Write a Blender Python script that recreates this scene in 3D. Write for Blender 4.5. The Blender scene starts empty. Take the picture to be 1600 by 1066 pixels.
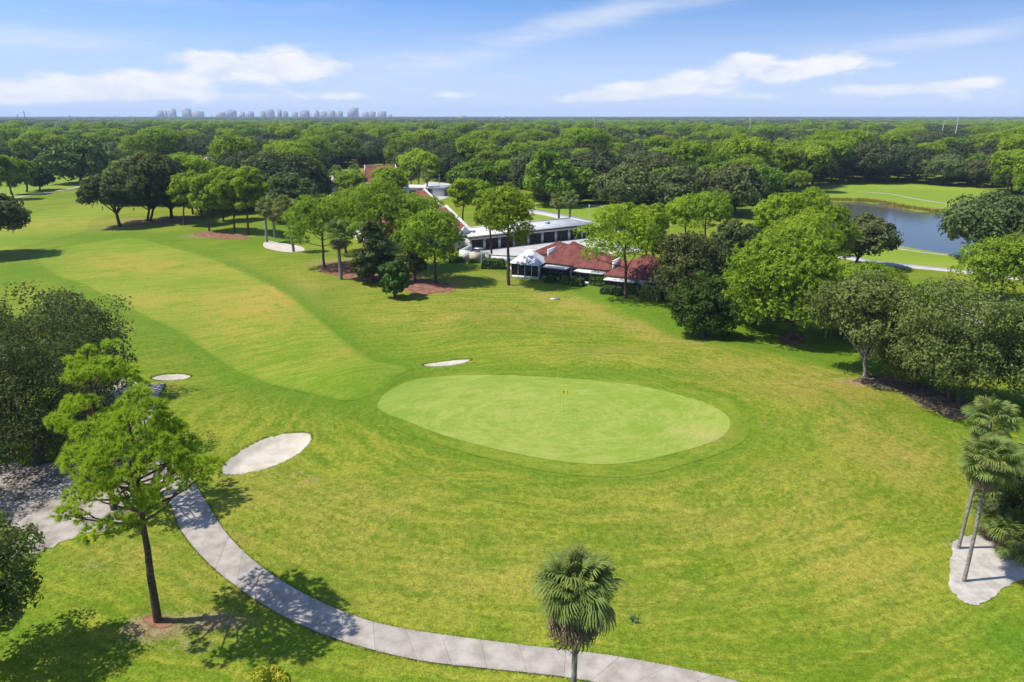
import bpy, math, random
import numpy as np
from mathutils import Vector, Matrix
from mathutils.geometry import delaunay_2d_cdt
from math import radians as R, pi

SC = bpy.context.scene
COL = SC.collection
# ---------------------------------------------------------------- camera
CAM_H, PITCH, FPX = 30.0, R(18.3), 1067.0
cam_d = bpy.data.cameras.new('camera'); cam = bpy.data.objects.new('camera', cam_d); COL.objects.link(cam)
cam_d.sensor_width = 36; cam_d.lens = 24.0; cam_d.clip_start = 0.5; cam_d.clip_end = 30000
cam.location = (0, 0, CAM_H); cam.rotation_euler = (pi/2 - PITCH, 0, 0)
SC.camera = cam
CP, SP = math.cos(PITCH), math.sin(PITCH)
# ---------------------------------------------------------------- exposure
vs = SC.view_settings
SC.display_settings.display_device = 'sRGB'
vs.view_transform = 'Standard'; vs.look = 'None'; vs.gamma = 1; vs.use_curve_mapping = False
vs.exposure = 0.75
SC.render.engine = 'CYCLES'
cy = SC.cycles
cy.max_bounces = 6; cy.diffuse_bounces = 3; cy.glossy_bounces = 2; cy.transmission_bounces = 3; cy.transparent_max_bounces = 8
cy.volume_bounces = 0
cy.sample_clamp_indirect = 4.0
# ---------------------------------------------------------------- sun
SUN_EL = R(59); SHADOW = (0.995, 0.10)             # where shadows point on the ground
sd = bpy.data.lights.new('sun', 'SUN'); sun = bpy.data.objects.new('sun', sd); COL.objects.link(sun)
sd.energy = 4.6; sd.angle = R(0.53); sd.color = (1.0, 0.955, 0.88)
sun.location = (-60, -20, 120)
sun.rotation_euler = Vector((SHADOW[0]*math.cos(SUN_EL), SHADOW[1]*math.cos(SUN_EL), -math.sin(SUN_EL))).to_track_quat('-Z', 'Y').to_euler()
# ---------------------------------------------------------------- node helper
class NT:
    def __init__(s, tree): s.t = tree; s.n = tree.nodes; s.l = tree.links
    def add(s, typ, **kw):
        nd = s.n.new(typ)
        for k, v in kw.items(): setattr(nd, k, v)
        return nd
    def put(s, sock, v):
        if v is None: return
        if isinstance(v, bpy.types.NodeSocket): s.l.new(v, sock)
        else:
            if isinstance(v, (tuple, list)) and len(v) == 3 and sock.type == 'RGBA': v = (*v, 1)
            sock.default_value = v
    def math(s, op, a, b=None, c=None, clamp=False):
        nd = s.add('ShaderNodeMath', operation=op, use_clamp=clamp)
        for i, v in enumerate((a, b, c)): s.put(nd.inputs[i], v)
        return nd.outputs[0]
    def mix(s, f, a, b, blend='MIX'):
        nd = s.add('ShaderNodeMix', data_type='RGBA', blend_type=blend, clamp_factor=True)
        s.put(nd.inputs[0], f); s.put(nd.inputs[6], a); s.put(nd.inputs[7], b)
        return nd.outputs[2]
    def noise(s, vec, scale, detail=3, rough=.55, dist=0.0):
        nd = s.add('ShaderNodeTexNoise'); s.put(nd.inputs['Vector'], vec)
        nd.inputs['Scale'].default_value = scale; nd.inputs['Detail'].default_value = detail
        nd.inputs['Roughness'].default_value = rough; nd.inputs['Distortion'].default_value = dist
        return nd.outputs[0]
    def ramp(s, f, lo, hi, smooth=True, a=0., b=1.):
        nd = s.add('ShaderNodeMapRange', interpolation_type='SMOOTHSTEP' if smooth else 'LINEAR', clamp=True)
        s.put(nd.inputs[0], f); nd.inputs[1].default_value = lo; nd.inputs[2].default_value = hi
        nd.inputs[3].default_value = a; nd.inputs[4].default_value = b
        return nd.outputs[0]
    def attr(s, name):
        return s.add('ShaderNodeAttribute', attribute_name=name).outputs['Fac']
    def mapping(s, vec, scale=(1,1,1), rot=(0,0,0)):
        nd = s.add('ShaderNodeMapping'); s.put(nd.inputs[0], vec)
        nd.inputs['Scale'].default_value = scale; nd.inputs['Rotation'].default_value = rot
        return nd.outputs[0]
# ---------------------------------------------------------------- places: where a line of sight meets the ground plane
def ray(px, py):
    u = (px-800)/FPX; v = (533-py)/FPX
    return np.array((u, CP + v*SP, -SP + v*CP))
def G(px, py):
    d = ray(px, py); t = -CAM_H/d[2]
    return np.array((d[0]*t, d[1]*t))
def depth_at(y, z): return y*CP - (z-CAM_H)*SP
def height_over(y, py):
    v = (533-py)/FPX
    return CAM_H + y*(v*CP - SP)/(CP + v*SP)
def GP(pts): return np.array([G(*p) for p in pts])
# ---------------------------------------------------------------- world
W = bpy.data.worlds.new('World'); SC.world = W; W.use_nodes = True
w = NT(W.node_tree); w.n.clear()
tc = w.add('ShaderNodeTexCoord'); gen = tc.outputs['Generated']
sep = w.add('ShaderNodeSeparateXYZ'); w.put(sep.inputs[0], gen)
X_, Y_, Z_ = sep.outputs
SKY_LIFT = 4.0
cmb = w.add('ShaderNodeCombineXYZ'); w.put(cmb.inputs[0], X_); w.put(cmb.inputs[1], Y_)
w.put(cmb.inputs[2], w.math('ADD', w.math('MULTIPLY', w.math('MAXIMUM', Z_, 0.0), SKY_LIFT), 0.06))
nrm = w.add('ShaderNodeVectorMath', operation='NORMALIZE'); w.put(nrm.inputs[0], cmb.outputs[0])
sky = w.add('ShaderNodeTexSky', sky_type='NISHITA', sun_disc=False)
sky.sun_elevation = SUN_EL; sky.sun_rotation = math.atan2(-SHADOW[0], -SHADOW[1])
sky.altitude = 0; sky.air_density = 1.0; sky.dust_density = 0.6; sky.ozone_density = 1.2
w.put(sky.inputs[0], nrm.outputs[0])
hs = w.add('ShaderNodeHueSaturation'); hs.inputs['Saturation'].default_value = 1.27; hs.inputs['Hue'].default_value = 0.5; hs.inputs['Value'].default_value = 1.0
w.put(hs.inputs['Color'], sky.outputs[0])
az = w.math('ARCTAN2', X_, Y_); el = w.math('ARCSINE', Z_)
ae = w.add('ShaderNodeCombineXYZ'); w.put(ae.inputs[0], az); w.put(ae.inputs[1], w.math('MULTIPLY', el, 2.6))
cn = w.noise(ae.outputs[0], 15, 6, .62, .25)
cn2 = w.noise(w.mapping(ae.outputs[0], (1, 3.2, 1), (0, 0, R(-14))), 7, 5, .6, .5)
def azel(px, py):
    d = ray(px, py); d = d/np.linalg.norm(d)
    return math.atan2(d[0], d[1]), math.asin(d[2])
def blob(px, py, rx, ry, slope=0, amp=1):
    a0, e0 = azel(px, py)
    da = w.math('SUBTRACT', az, a0); de = w.math('SUBTRACT', w.math('SUBTRACT', el, e0), w.math('MULTIPLY', da, slope))
    q = w.math('ADD', w.math('POWER', w.math('MULTIPLY', da, FPX/rx), 2.0), w.math('POWER', w.math('MULTIPLY', de, FPX/ry), 2.0))
    return w.math('MULTIPLY', w.math('POWER', 2.718, w.math('MULTIPLY', q, -1.0)), amp)
def total(lst):
    s = None
    for b in lst:
        g = blob(*b); s = g if s is None else w.math('ADD', s, g)
    return s
cum = total([(400,106,120,24),(325,92,40,12,0,.8),(470,104,60,18),(170,136,95,17),(30,140,50,17),(235,130,60,14),(970,142,90,12,.1),(1060,128,100,15,.2),
             (1160,100,42,15),(1110,140,50,9),(1290,100,66,18,-.05),(1235,116,60,10,.2),(1350,141,55,8),(1440,137,50,8),(1530,129,26,7),(540,150,58,6),(708,147,40,6),(1550,150,80,9,0,.6),(300,150,120,8,0,.7),(60,152,70,7,0,.7),(940,152,60,6,0,.7),(820,120,60,7,0,.5),(1180,150,40,6,0,.7)])
cir = total([(860,48,170,20,.26,.8),(1460,62,190,13,.09,.9),(70,62,150,14,0,.9),(650,94,100,14,0,.5),(300,6,160,9,0,.5),(1010,14,200,14,.12,.6),(560,120,200,30,0,.3)])
gw = w.noise(w.mapping(ae.outputs[0], (1, 1.6, 1)), 3.1, 4, .55)
offv = w.ramp(w.math('ABSOLUTE', az), .7, .95)                                   # the same kind of cloud goes on around the horizon
rest = w.math('MULTIPLY', w.math('MULTIPLY', offv, w.ramp(gw, .5, .75)), w.ramp(el, .32, .02, True))
cumm = w.ramp(w.math('ADD', w.math('ADD', cum, rest), w.math('MULTIPLY', w.math('SUBTRACT', cn, .5), 2.2)), .3, 1.2)
cirm = w.math('MULTIPLY', w.ramp(w.math('ADD', cir, w.math('MULTIPLY', w.math('SUBTRACT', cn2, .5), 1.5)), .0, 1.6), .62)
cmask = w.math('MULTIPLY', w.math('MAXIMUM', cumm, cirm), 1.0)
SKY_STR = 0.15
ccol = w.mix(w.ramp(cn, .35, .65), (3.2, 3.4, 3.85), (3.85, 3.87, 3.95))
hzn = w.mix(w.ramp(el, .0, .18, True, .95, .0), hs.outputs[0], (2.38, 2.82, 3.72))
skc = w.mix(cmask, hzn, ccol)
bg = w.add('ShaderNodeBackground'); bg.inputs[1].default_value = SKY_STR; w.put(bg.inputs[0], skc)
wo = w.add('ShaderNodeOutputWorld'); w.l.new(bg.outputs[0], wo.inputs[0])

# ---------------------------------------------------------------- object helpers
def tag(o, label=None, cat=None, group=None, kind=None):
    if label: o['label'] = label
    if cat: o['category'] = cat
    if group: o['group'] = group
    if kind: o['kind'] = kind
    return o
def thing(name, label, cat, loc=(0,0,0), rz=0, group=None):
    o = bpy.data.objects.new(name, None); COL.objects.link(o)
    o.location = loc; o.rotation_euler = (0, 0, rz); o.empty_display_size = .5
    return tag(o, label, cat, group)
def build(name, parts, mats, parent=None, smooth=False, link=True):
    """parts: list of (verts Nx3, faces MxK, material index, {attr: values per vertex})"""
    V = []; L = []; LT = []; MI = []; AT = {}; off = 0
    names = set(k for p in parts for k in (p[3] if len(p) > 3 and p[3] else {}))
    for p in parts:
        v = np.asarray(p[0], float).reshape(-1, 3); f = np.asarray(p[1], int)
        V.append(v); L.append((f+off).ravel()); LT.append(np.full(len(f), f.shape[1])); MI.append(np.full(len(f), p[2]))
        a = p[3] if len(p) > 3 and p[3] else {}
        for k in names: AT.setdefault(k, []).append(np.asarray(a.get(k, np.full(len(v), .5)), float))
        off += len(v)
    V = np.concatenate(V); L = np.concatenate(L); LT = np.concatenate(LT); MI = np.concatenate(MI)
    me = bpy.data.meshes.new(name)
    me.vertices.add(len(V)); me.vertices.foreach_set('co', V.ravel())
    me.loops.add(len(L)); me.loops.foreach_set('vertex_index', L.astype(np.int32))
    me.polygons.add(len(LT)); st = np.zeros(len(LT), np.int32); st[1:] = np.cumsum(LT)[:-1]
    me.polygons.foreach_set('loop_start', st)
    for m in (mats if isinstance(mats, (list, tuple)) else [mats]): me.materials.append(m)
    me.polygons.foreach_set('material_index', MI.astype(np.int32))
    if smooth: me.polygons.foreach_set('use_smooth', np.ones(len(LT), bool))
    for k, a in AT.items():
        at = me.attributes.new(k, 'FLOAT', 'POINT'); at.data.foreach_set('value', np.concatenate(a).astype(np.float32))
    me.update(calc_edges=True)
    o = bpy.data.objects.new(name, me)
    if link: COL.objects.link(o)
    if parent is not None: o.parent = parent
    return o
def inst(name, src, parent=None, loc=None, rot=None, sc=None):
    o = bpy.data.objects.new(name, src.data if hasattr(src, 'data') else src); COL.objects.link(o)
    if parent is not None: o.parent = parent
    if loc is not None: o.location = loc
    if rot is not None: o.rotation_euler = rot
    if sc is not None: o.scale = sc
    return o
BF = np.array([[0,3,2,1],[4,5,6,7],[0,1,5,4],[1,2,6,5],[2,3,7,6],[3,0,4,7]])
def box(x0, x1, y0, y1, z0, z1, mi=0):
    return (np.array([(x0,y0,z0),(x1,y0,z0),(x1,y1,z0),(x0,y1,z0),(x0,y0,z1),(x1,y0,z1),(x1,y1,z1),(x0,y1,z1)], float), BF, mi)
def prism(poly, z0, z1, mi=0):
    """list of parts: a closed n-gon prism"""
    n = len(poly); p = np.asarray(poly, float)
    v = np.concatenate([np.c_[p, np.full(n, z0)], np.c_[p, np.full(n, z1)]])
    side = np.array([(i, (i+1)%n, n+(i+1)%n, n+i) for i in range(n)])
    return [(v, side, mi), (v[n:], np.arange(n)[None], mi), (v[:n], np.arange(n)[::-1][None], mi)]
def tube(path, rad, k=7, mi=0, cap=True):
    P = np.asarray(path, float); n = len(P); rad = np.broadcast_to(np.asarray(rad, float), (n,))
    T = np.gradient(P, axis=0); T /= np.linalg.norm(T, axis=1)[:, None] + 1e-9
    ref = np.array((0., 1., 0.)) if abs(T[:, 1]).max() < .9 else np.array((1., 0, 0))
    A = np.cross(T, ref); A /= np.linalg.norm(A, axis=1)[:, None] + 1e-9; B = np.cross(T, A)
    th = np.arange(k)*2*pi/k
    v = P[:, None] + rad[:, None, None]*(np.cos(th)[None, :, None]*A[:, None] + np.sin(th)[None, :, None]*B[:, None])
    i = np.arange(n-1)[:, None]*k; j = np.arange(k)[None]; j2 = (j+1) % k
    f = np.stack([i+j, i+j2, i+k+j2, i+k+j], -1).reshape(-1, 4)
    return (v.reshape(-1, 3), f, mi)
def unit(a): return a/(np.linalg.norm(a, axis=-1, keepdims=True)+1e-9)

# ---------------------------------------------------------------- materials
def mat(name): 
    m = bpy.data.materials.new(name); m.use_nodes = True
    t = NT(m.node_tree); t.n.clear()
    o = t.add('ShaderNodeOutputMaterial')
    return m, t, o
def simple(name, col, rough=.7, col2=None, nscale=3, spec=.3, metal=0, bump=0, bscale=20, rand=0.0, coord='Object'):
    m, t, o = mat(name)
    b = t.add('ShaderNodeBsdfPrincipled'); t.l.new(b.outputs[0], o.inputs[0])
    b.inputs['Roughness'].default_value = rough; b.inputs['Specular IOR Level'].default_value = spec; b.inputs['Metallic'].default_value = metal
    tcn = t.add('ShaderNodeTexCoord').outputs[coord]
    c = col
    if col2 is not None: c = t.mix(t.ramp(t.noise(tcn, nscale, 5, .6), .3, .7), col, col2)
    if rand:
        r = t.add('ShaderNodeObjectInfo').outputs['Random']
        hv = t.add('ShaderNodeHueSaturation'); t.put(hv.inputs['Value'], t.ramp(r, 0, 1, False, 1-rand, 1+rand)); t.put(hv.inputs['Color'], c)
        c = hv.outputs[0]
    t.put(b.inputs['Base Color'], c)
    if bump:
        bn = t.add('ShaderNodeBump'); bn.inputs['Strength'].default_value = bump; bn.inputs['Distance'].default_value = .05
        t.put(bn.inputs['Height'], t.noise(tcn, bscale, 4)); t.l.new(bn.outputs[0], b.inputs['Normal'])
    return m
def foliage(name, ca, cb, trans=.3, var=.25, hue=.02, rough=.55, spec=.25):
    m, t, o = mat(name)
    tint = t.attr('tint'); r = t.add('ShaderNodeObjectInfo').outputs['Random']
    c = t.mix(tint, ca, cb)
    hv = t.add('ShaderNodeHueSaturation'); t.put(hv.inputs['Color'], c)
    t.put(hv.inputs['Value'], t.ramp(r, 0, 1, False, 1-var, 1+var)); t.put(hv.inputs['Hue'], t.ramp(t.math('FRACT', t.math('MULTIPLY', r, 7.31)), 0, 1, False, .5-hue, .5+hue))
    b = t.add('ShaderNodeBsdfPrincipled'); t.put(b.inputs['Base Color'], hv.outputs[0])
    b.inputs['Roughness'].default_value = rough; b.inputs['Specular IOR Level'].default_value = spec
    tr = t.add('ShaderNodeBsdfTranslucent'); t.put(tr.inputs[0], t.mix(.5, hv.outputs[0], (cb[0]*1.3, cb[1]*1.3, cb[2]*.6)))
    ms = t.add('ShaderNodeMixShader'); ms.inputs[0].default_value = trans
    t.l.new(b.outputs[0], ms.inputs[1]); t.l.new(tr.outputs[0], ms.inputs[2]); t.l.new(ms.outputs[0], o.inputs[0])
    return m
M = {}
M['oak'] = foliage('oak_leaves', (.056, .078, .024), (.142, .172, .054), .27, .25, spec=.06, rough=.75)
M['oak_grey'] = foliage('grey_oak_leaves', (.070, .104, .024), (.175, .222, .060), .30, .15, spec=.05, rough=.75)
M['dark'] = foliage('glossy_dark_leaves', (.034, .070, .010), (.080, .145, .022), .22, rough=.6, spec=.1)
M['pine'] = foliage('pine_needles', (.12, .19, .012), (.27, .38, .030), .38, .10, .012, spec=.06)
M['pine_near'] = foliage('long_pine_needles', (.17, .26, .015), (.42, .56, .05), .4, .06, .008, spec=.05)
M['oak_far'] = foliage('forest_oak_leaves', (.038, .054, .021), (.102, .126, .044), .2, .32, .025, spec=.04, rough=.8)
M['bright_far'] = foliage('forest_bright_leaves', (.065, .115, .010), (.165, .25, .022), .26, .2, .02, spec=.04)
M['pine_yellow'] = foliage('yellow_pine_needles', (.16, .24, .012), (.33, .44, .030), .38, .08, .01, spec=.06)
M['bright'] = foliage('bright_leaves', (.095, .155, .014), (.20, .29, .026), .34, .22, .02, spec=.06)
M['palm'] = foliage('palm_fronds', (.048, .082, .014), (.20, .245, .06), .28, .10, rough=.6, spec=.1)
M['palm_dead'] = foliage('dead_palm_fronds', (.085, .058, .032), (.24, .185, .11), .18, .2, spec=.05)
M['hedge'] = foliage('hedge_leaves', (.03, .07, .008), (.08, .15, .016), .2, .2)
M['croton'] = foliage('yellow_shrub_leaves', (.16, .19, .01), (.45, .38, .02), .3, .1)
M['reed'] = foliage('reed_blades', (.20, .17, .03), (.42, .32, .07), .3)
M['blade'] = foliage('grass_blades', (.075, .118, .006), (.20, .205, .022), .3, spec=.05)
M['weed'] = foliage('weed_leaves', (.04, .09, .02), (.10, .18, .06), .25)
M['moss'] = foliage('hanging_moss', (.03, .034, .02), (.065, .07, .045), .15, spec=.02)
M['bark_pine'] = simple('pine_bark', (.055, .036, .025), .9, (.13, .085, .06), 6, .1, bump=.6, bscale=14)
M['bark_oak'] = simple('oak_bark', (.045, .036, .028), .9, (.11, .09, .07), 5, .1, bump=.6, bscale=14)
M['bark_palm'] = simple('palm_bark', (.13, .115, .095), .9, (.30, .28, .24), 5, .1, bump=.5, bscale=9)
M['white'] = simple('white_stucco', (.50, .485, .45), .85, (.60, .59, .565), 1.2, .2, bump=.15)
M['beige'] = simple('beige_stucco', (.38, .33, .26), .85, (.45, .40, .32), 1.2, .2, bump=.15)
M['white_roof'] = simple('white_roof_membrane', (.40, .39, .385), .8, (.55, .54, .53), .7, .2)
M['tile_red'] = simple('red_roof_tile', (.105, .032, .027), .85, (.19, .070, .056), .8, .12, rand=.12)
M['tile_tan'] = simple('tan_roof_shingle', (.27, .215, .17), .85, (.34, .28, .225), 1.2, .2)
M['door_dark'] = simple('dark_brown_door', (.028, .02, .018), .55, (.04, .028, .024), 2, .3, rand=.15)
M['screen'] = simple('dark_insect_screen', (.018, .02, .02), .5, spec=.25)
M['frame_dark'] = simple('bronze_frame', (.035, .03, .026), .5, spec=.4)
M['glass'] = simple('dark_window_glass', (.02, .025, .03), .08, spec=.7)
M['sand'] = simple('bunker_sand', (.33, .288, .228), .95, (.41, .37, .30), .8, .1, bump=.35, bscale=6)
M['bed_sand'] = simple('grey_bed_sand', (.25, .225, .19), .95, (.36, .335, .295), 1.4, .1, bump=.5, bscale=5)
M['path'] = simple('cart_path_concrete', (.212, .182, .150), .9, (.31, .277, .238), .9, .15, bump=.25, bscale=8, rand=.06)
M['road'] = simple('pale_asphalt', (.30, .288, .275), .9, (.36, .345, .33), .3, .15)
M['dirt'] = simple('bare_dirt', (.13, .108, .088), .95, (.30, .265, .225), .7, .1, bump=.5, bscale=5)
M['mulch'] = simple('pine_straw_mulch', (.085, .042, .025), .95, (.25, .125, .075), 1.0, .1, bump=.6, bscale=7)
M['shaded_litter'] = simple('shade_toned_litter', (.075, .055, .038), .95, (.17, .13, .095), 1.2, .1, bump=.6, bscale=7)  # littered earth, its brown darkened to carry the shade under the grey oaks
M['pole'] = simple('concrete_pole', (.42, .41, .38), .8, spec=.2)
M['steel'] = simple('grey_steel', (.35, .36, .37), .45, metal=.6)
M['flag'] = simple('yellow_flag_cloth', (.75, .62, .06), .7)
M['yellow'] = simple('yellow_pole_paint', (.72, .66, .18), .45)
M['black'] = simple('black_print', (.015, .015, .015), .6)
M['tower'] = simple('pale_tower_concrete', (.40, .39, .40), .8, rand=.25)
M['tower_glass'] = simple('tower_glazing', (.16, .18, .2), .3)
M['car_white'] = simple('white_car_paint', (.75, .75, .74), .25, spec=.6)
M['car_dark'] = simple('dark_car_paint', (.03, .032, .036), .25, spec=.6)
M['rubber'] = simple('tyre_rubber', (.02, .02, .02), .85)
# ---------------------------------------------------------------- plan of the ground
def catmull(P, n=8, closed=True):
    P = np.asarray(P, float); out = []; m = len(P)
    for i in range(m if closed else m-1):
        if closed: a, b, c, d = P[i-1], P[i], P[(i+1) % m], P[(i+2) % m]
        else: a, b, c, d = P[max(i-1,0)], P[i], P[i+1], P[min(i+2,m-1)]
        for k in range(n):
            t = k/n
            out.append(.5*((2*b)+(-a+c)*t+(2*a-5*b+4*c-d)*t*t+(-a+3*b-3*c+d)*t**3))
    if not closed: out.append(P[-1])
    return np.array(out)
def seg_dist(X, Y, P, closed=False):
    d = np.full(X.shape, 1e9); n = len(P)
    for i in range(n if closed else n-1):
        a = P[i]; b = P[(i+1) % n]; e = b-a; L = e@e+1e-9
        t = np.clip(((X-a[0])*e[0]+(Y-a[1])*e[1])/L, 0, 1)
        d = np.minimum(d, (X-a[0]-t*e[0])**2+(Y-a[1]-t*e[1])**2)
    return np.sqrt(d)
def inside(X, Y, P):
    c = np.zeros(X.shape, bool); n = len(P); j = n-1
    for i in range(n):
        xi, yi = P[i]; xj, yj = P[j]
        if yi != yj:
            c ^= ((yi > Y) != (yj > Y)) & (X < (xj-xi)*(Y-yi)/(yj-yi)+xi)
        j = i
    return c
def sdf(X, Y, P):
    """signed distance, positive inside; far points get a big negative number"""
    X = np.asarray(X, float); Y = np.asarray(Y, float)
    lo = P.min(0)-12; hi = P.max(0)+12
    r = np.full(X.shape, -99.); k = (X > lo[0]) & (X < hi[0]) & (Y > lo[1]) & (Y < hi[1])
    if k.any():
        d = seg_dist(X[k], Y[k], P, True); r[k] = np.where(inside(X[k], Y[k], P), d, -d)
    return r
def sstep(a, b, x):
    t = np.clip((x-a)/(b-a), 0, 1); return t*t*(3-2*t)
GREEN = catmull(GP([(590,640),(606,620),(645,602),(700,594),(770,593),(830,595),(900,600),(1000,611),(1080,631),(1128,654),(1140,672),(1122,694),(1062,715),(985,732),(900,732),(800,715),(700,690),(640,667),(602,652)]))
COLLAR = catmull(GP([(560,640),(580,614),(630,595),(690,586),(770,584),(830,586),(905,590),(1010,601),(1100,622),(1152,646),(1172,672),(1158,700),(1100,728),(1010,752),(905,752),(795,733),(685,702),(615,677),(575,660)]))
BUNK = [catmull(GP(p), 6) for p in ([(346,740),(356,724),(385,702),(415,688),(450,681),(480,682),(488,690),(476,707),(450,724),(410,740),(370,749),(350,748)],
        [(661,572),(690,567),(720,565),(738,567),(722,573),(695,577),(668,577)],
        [(236,592),(258,585),(285,583),(299,586),(288,592),(262,596),(242,596)],
        [(411,382),(418,377),(440,380),(468,385),(476,391),(462,395),(436,393),(415,388)],
        [(158,634),(166,604),(188,593),(212,600),(232,622),(226,634),(200,640)])]
BDEPTH = [.42, .22, .25, 0, 0]
POND = catmull(GP([(1270,322),(1300,314),(1345,315),(1380,319),(1430,328),(1490,334),(1570,341),(1650,356),(1640,392),(1560,400),(1480,394),(1395,380),(1340,370),(1285,348)]))
SANDBED = catmull(GP([(1484,868),(1498,850),(1530,842),(1580,850),(1660,880),(1720,930),(1640,918),(1590,915),(1556,932),(1528,951),(1500,940),(1482,915)]))
FAIR = catmull(GP([(58,402),(90,388),(150,378),(205,372),(255,382),(330,404),(400,434),(450,460),(490,492),(540,533),(590,563),(640,580),(618,598),(580,622),(540,633),(470,616),(400,590),(335,556),(262,512),(200,482),(130,446),(85,430)]), 6)
FARFAIR = catmull(GP([(28,338),(120,322),(170,318),(190,330),(140,345),(138,358),(110,368),(40,385),(-20,395),(-60,370)]), 6)
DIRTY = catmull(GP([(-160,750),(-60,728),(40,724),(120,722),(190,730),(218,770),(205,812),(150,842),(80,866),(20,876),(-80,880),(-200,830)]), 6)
MULCH = [catmull(GP(p), 6) for p in ([(496,419),(530,412),(580,416),(640,430),(690,440),(712,453),(680,460),(646,459),(606,444),(546,436),(510,428)],
        [(224,973),(238,966),(258,968),(272,978),(256,986),(234,983)], [(1216,524),(1232,518),(1252,521),(1258,531),(1240,536),(1220,532)],
        [(302,366),(330,362),(370,366),(392,372),(360,374),(322,371)])]
SHADE_EARTH = [catmull(GP([(1380,588),(1420,596),(1470,612),(1500,628),(1530,648),(1500,660),(1450,645),(1400,615),(1330,597)]), 6)]
LAWN = catmull(GP([(740,408),(800,430),(900,455),(1010,500),(1052,520),(1120,545),(1230,560),(1300,575),(1360,582),(1420,590),(1380,540),(1330,500),(1250,480),(1080,470),(1020,465),(860,420),(760,395)]), 4)
PATH_UP = GP([(258,600),(244,640),(236,690),(262,722),(300,757),(325,800),(352,842),(402,886),(470,925),(560,960),(640,978),(750,995),(850,1010),(950,1025),(1050,1045),(1130,1064),(1230,1092)])
PATH_LO = GP([(196,606),(180,640),(172,690),(205,745),(262,792),(285,842),(328,890),(400,940),(480,978),(560,1004),(660,1027),(760,1041),(860,1055),(912,1065),(980,1078),(1060,1096),(1150,1120)])
FEDGE = [catmull(GP(p), 6, False) for p in ([(20,415),(85,430),(130,446),(200,482),(262,512),(335,556),(400,590),(470,616),(545,635)],
         [(205,372),(255,382),(330,404),(400,434),(450,460),(490,492),(540,533),(590,563),(645,582)], [(60,402),(90,388),(150,378),(205,372)])]
BROWN_LINE = catmull(GP([(770,425),(830,452),(900,475),(960,497),(1040,528),(1080,545)]), 5, False)
GC = G(868, 660)

def T(x, y):
    """height of the ground"""
    x = np.asarray(x, float); y = np.asarray(y, float)
    near = 1-sstep(95, 135, np.hypot(x, y))
    z = near*(.38*np.sin(x*.11+1.3)*np.sin(y*.09+.4)+.17*np.sin(x*.21+y*.13+2.)+.14*np.sin(x*.05-y*.23))
    dg = np.sqrt(((x-GC[0])/20.5)**2+((y-GC[1])/13.)**2)
    z = z*sstep(.8, 1.5, dg)+.45*(1-sstep(.9, 1.7, dg))+.12*np.exp(-((dg-1.55)/.22)**2)
    for (px, py, rx, ry, h) in ((1120,560,9,7,1.5),(1010,575,10,5,.8),(330,640,8,5,.8),(560,590,6,4,.7),(1290,640,10,6,1.1),(430,800,8,4,.5),(1180,760,9,4,.6),(700,790,9,3.5,.5)):
        c = G(px, py); z = z+h*np.exp(-((x-c[0])/rx)**2-((y-c[1])/ry)**2)
    for P, dp in zip(BUNK, BDEPTH):
        s = sdf(x, y, P); z = z-dp*sstep(.0, 1.1, s)+.16*min(1, dp*5)*np.exp(-((s+.35)/.55)**2)*(s < 1)
    s = sdf(x, y, POND); z = z-.9*sstep(-2.2, 1.5, s)
    return z
def at(px, py, dz=0.):
    p = G(px, py); return (float(p[0]), float(p[1]), float(T(p[0], p[1]))+dz)

# where the turf grows lush, dry or worn: centres and radii on the ground (metres)
def gblob(px, py, rx, ry, a):
    c = G(px, py); d = depth_at(c[1], 0); e0 = G(px, py-ry)[1]; e1 = G(px, py+ry)[1]
    return (c[0], c[1], rx/FPX*d, abs(e0-e1)/2, a)
LUSH = [gblob(*b) for b in ((590,602,95,34,1.),(1190,690,40,40,.7),(1120,745,80,16,.6),(660,600,40,10,.7),(1000,595,150,7,.8),(250,520,70,38,.9),(180,372,170,12,.9),(330,560,60,20,.8),(420,620,90,22,.6),(600,535,60,22,.75),(500,470,45,30,.7),(330,395,60,14,.7),(700,560,110,10,.5),
        (300,640,60,25,.35),(30,430,60,30,.8),(1590,1010,60,60,1.0),(1565,955,30,25,.8),(40,990,70,45,.8),(450,1000,90,30,.55),(600,660,60,14,.6),(260,300,200,14,.4),(60,285,140,20,.9),
        (830,420,100,14,1.),(900,440,110,14,1.),(1000,490,50,12,.9),(720,415,50,14,1.),(460,350,60,14,1.),(440,375,60,12,.9),(900,330,110,18,1.),(1420,305,140,14,1.),(1430,397,90,9,1.),(1340,550,70,20,1.),(1290,490,70,30,.9),(1060,500,60,20,.8),
        (300,880,40,30,.3),(880,770,140,14,.35),(1240,680,40,30,.4))]
DRY = [gblob(*b) for b in ((420,470,110,45,.9),(250,415,120,14,.7),(170,405,90,10,.6),(540,545,40,15,.5),(1280,610,110,40,.75),(1380,700,90,60,.65),(1000,560,160,18,.45),(1150,800,250,70,.4),(800,900,320,70,.35),
        (560,820,160,70,.4),(420,780,90,50,.45),(1330,880,110,80,.45),(640,430,160,30,.4),(760,490,200,26,.45),(1180,590,130,25,.5),(240,470,60,20,.5),(360,870,70,70,.5),(200,880,90,30,.5),(100,350,90,12,.4),(1100,690,50,16,.5))]
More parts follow.
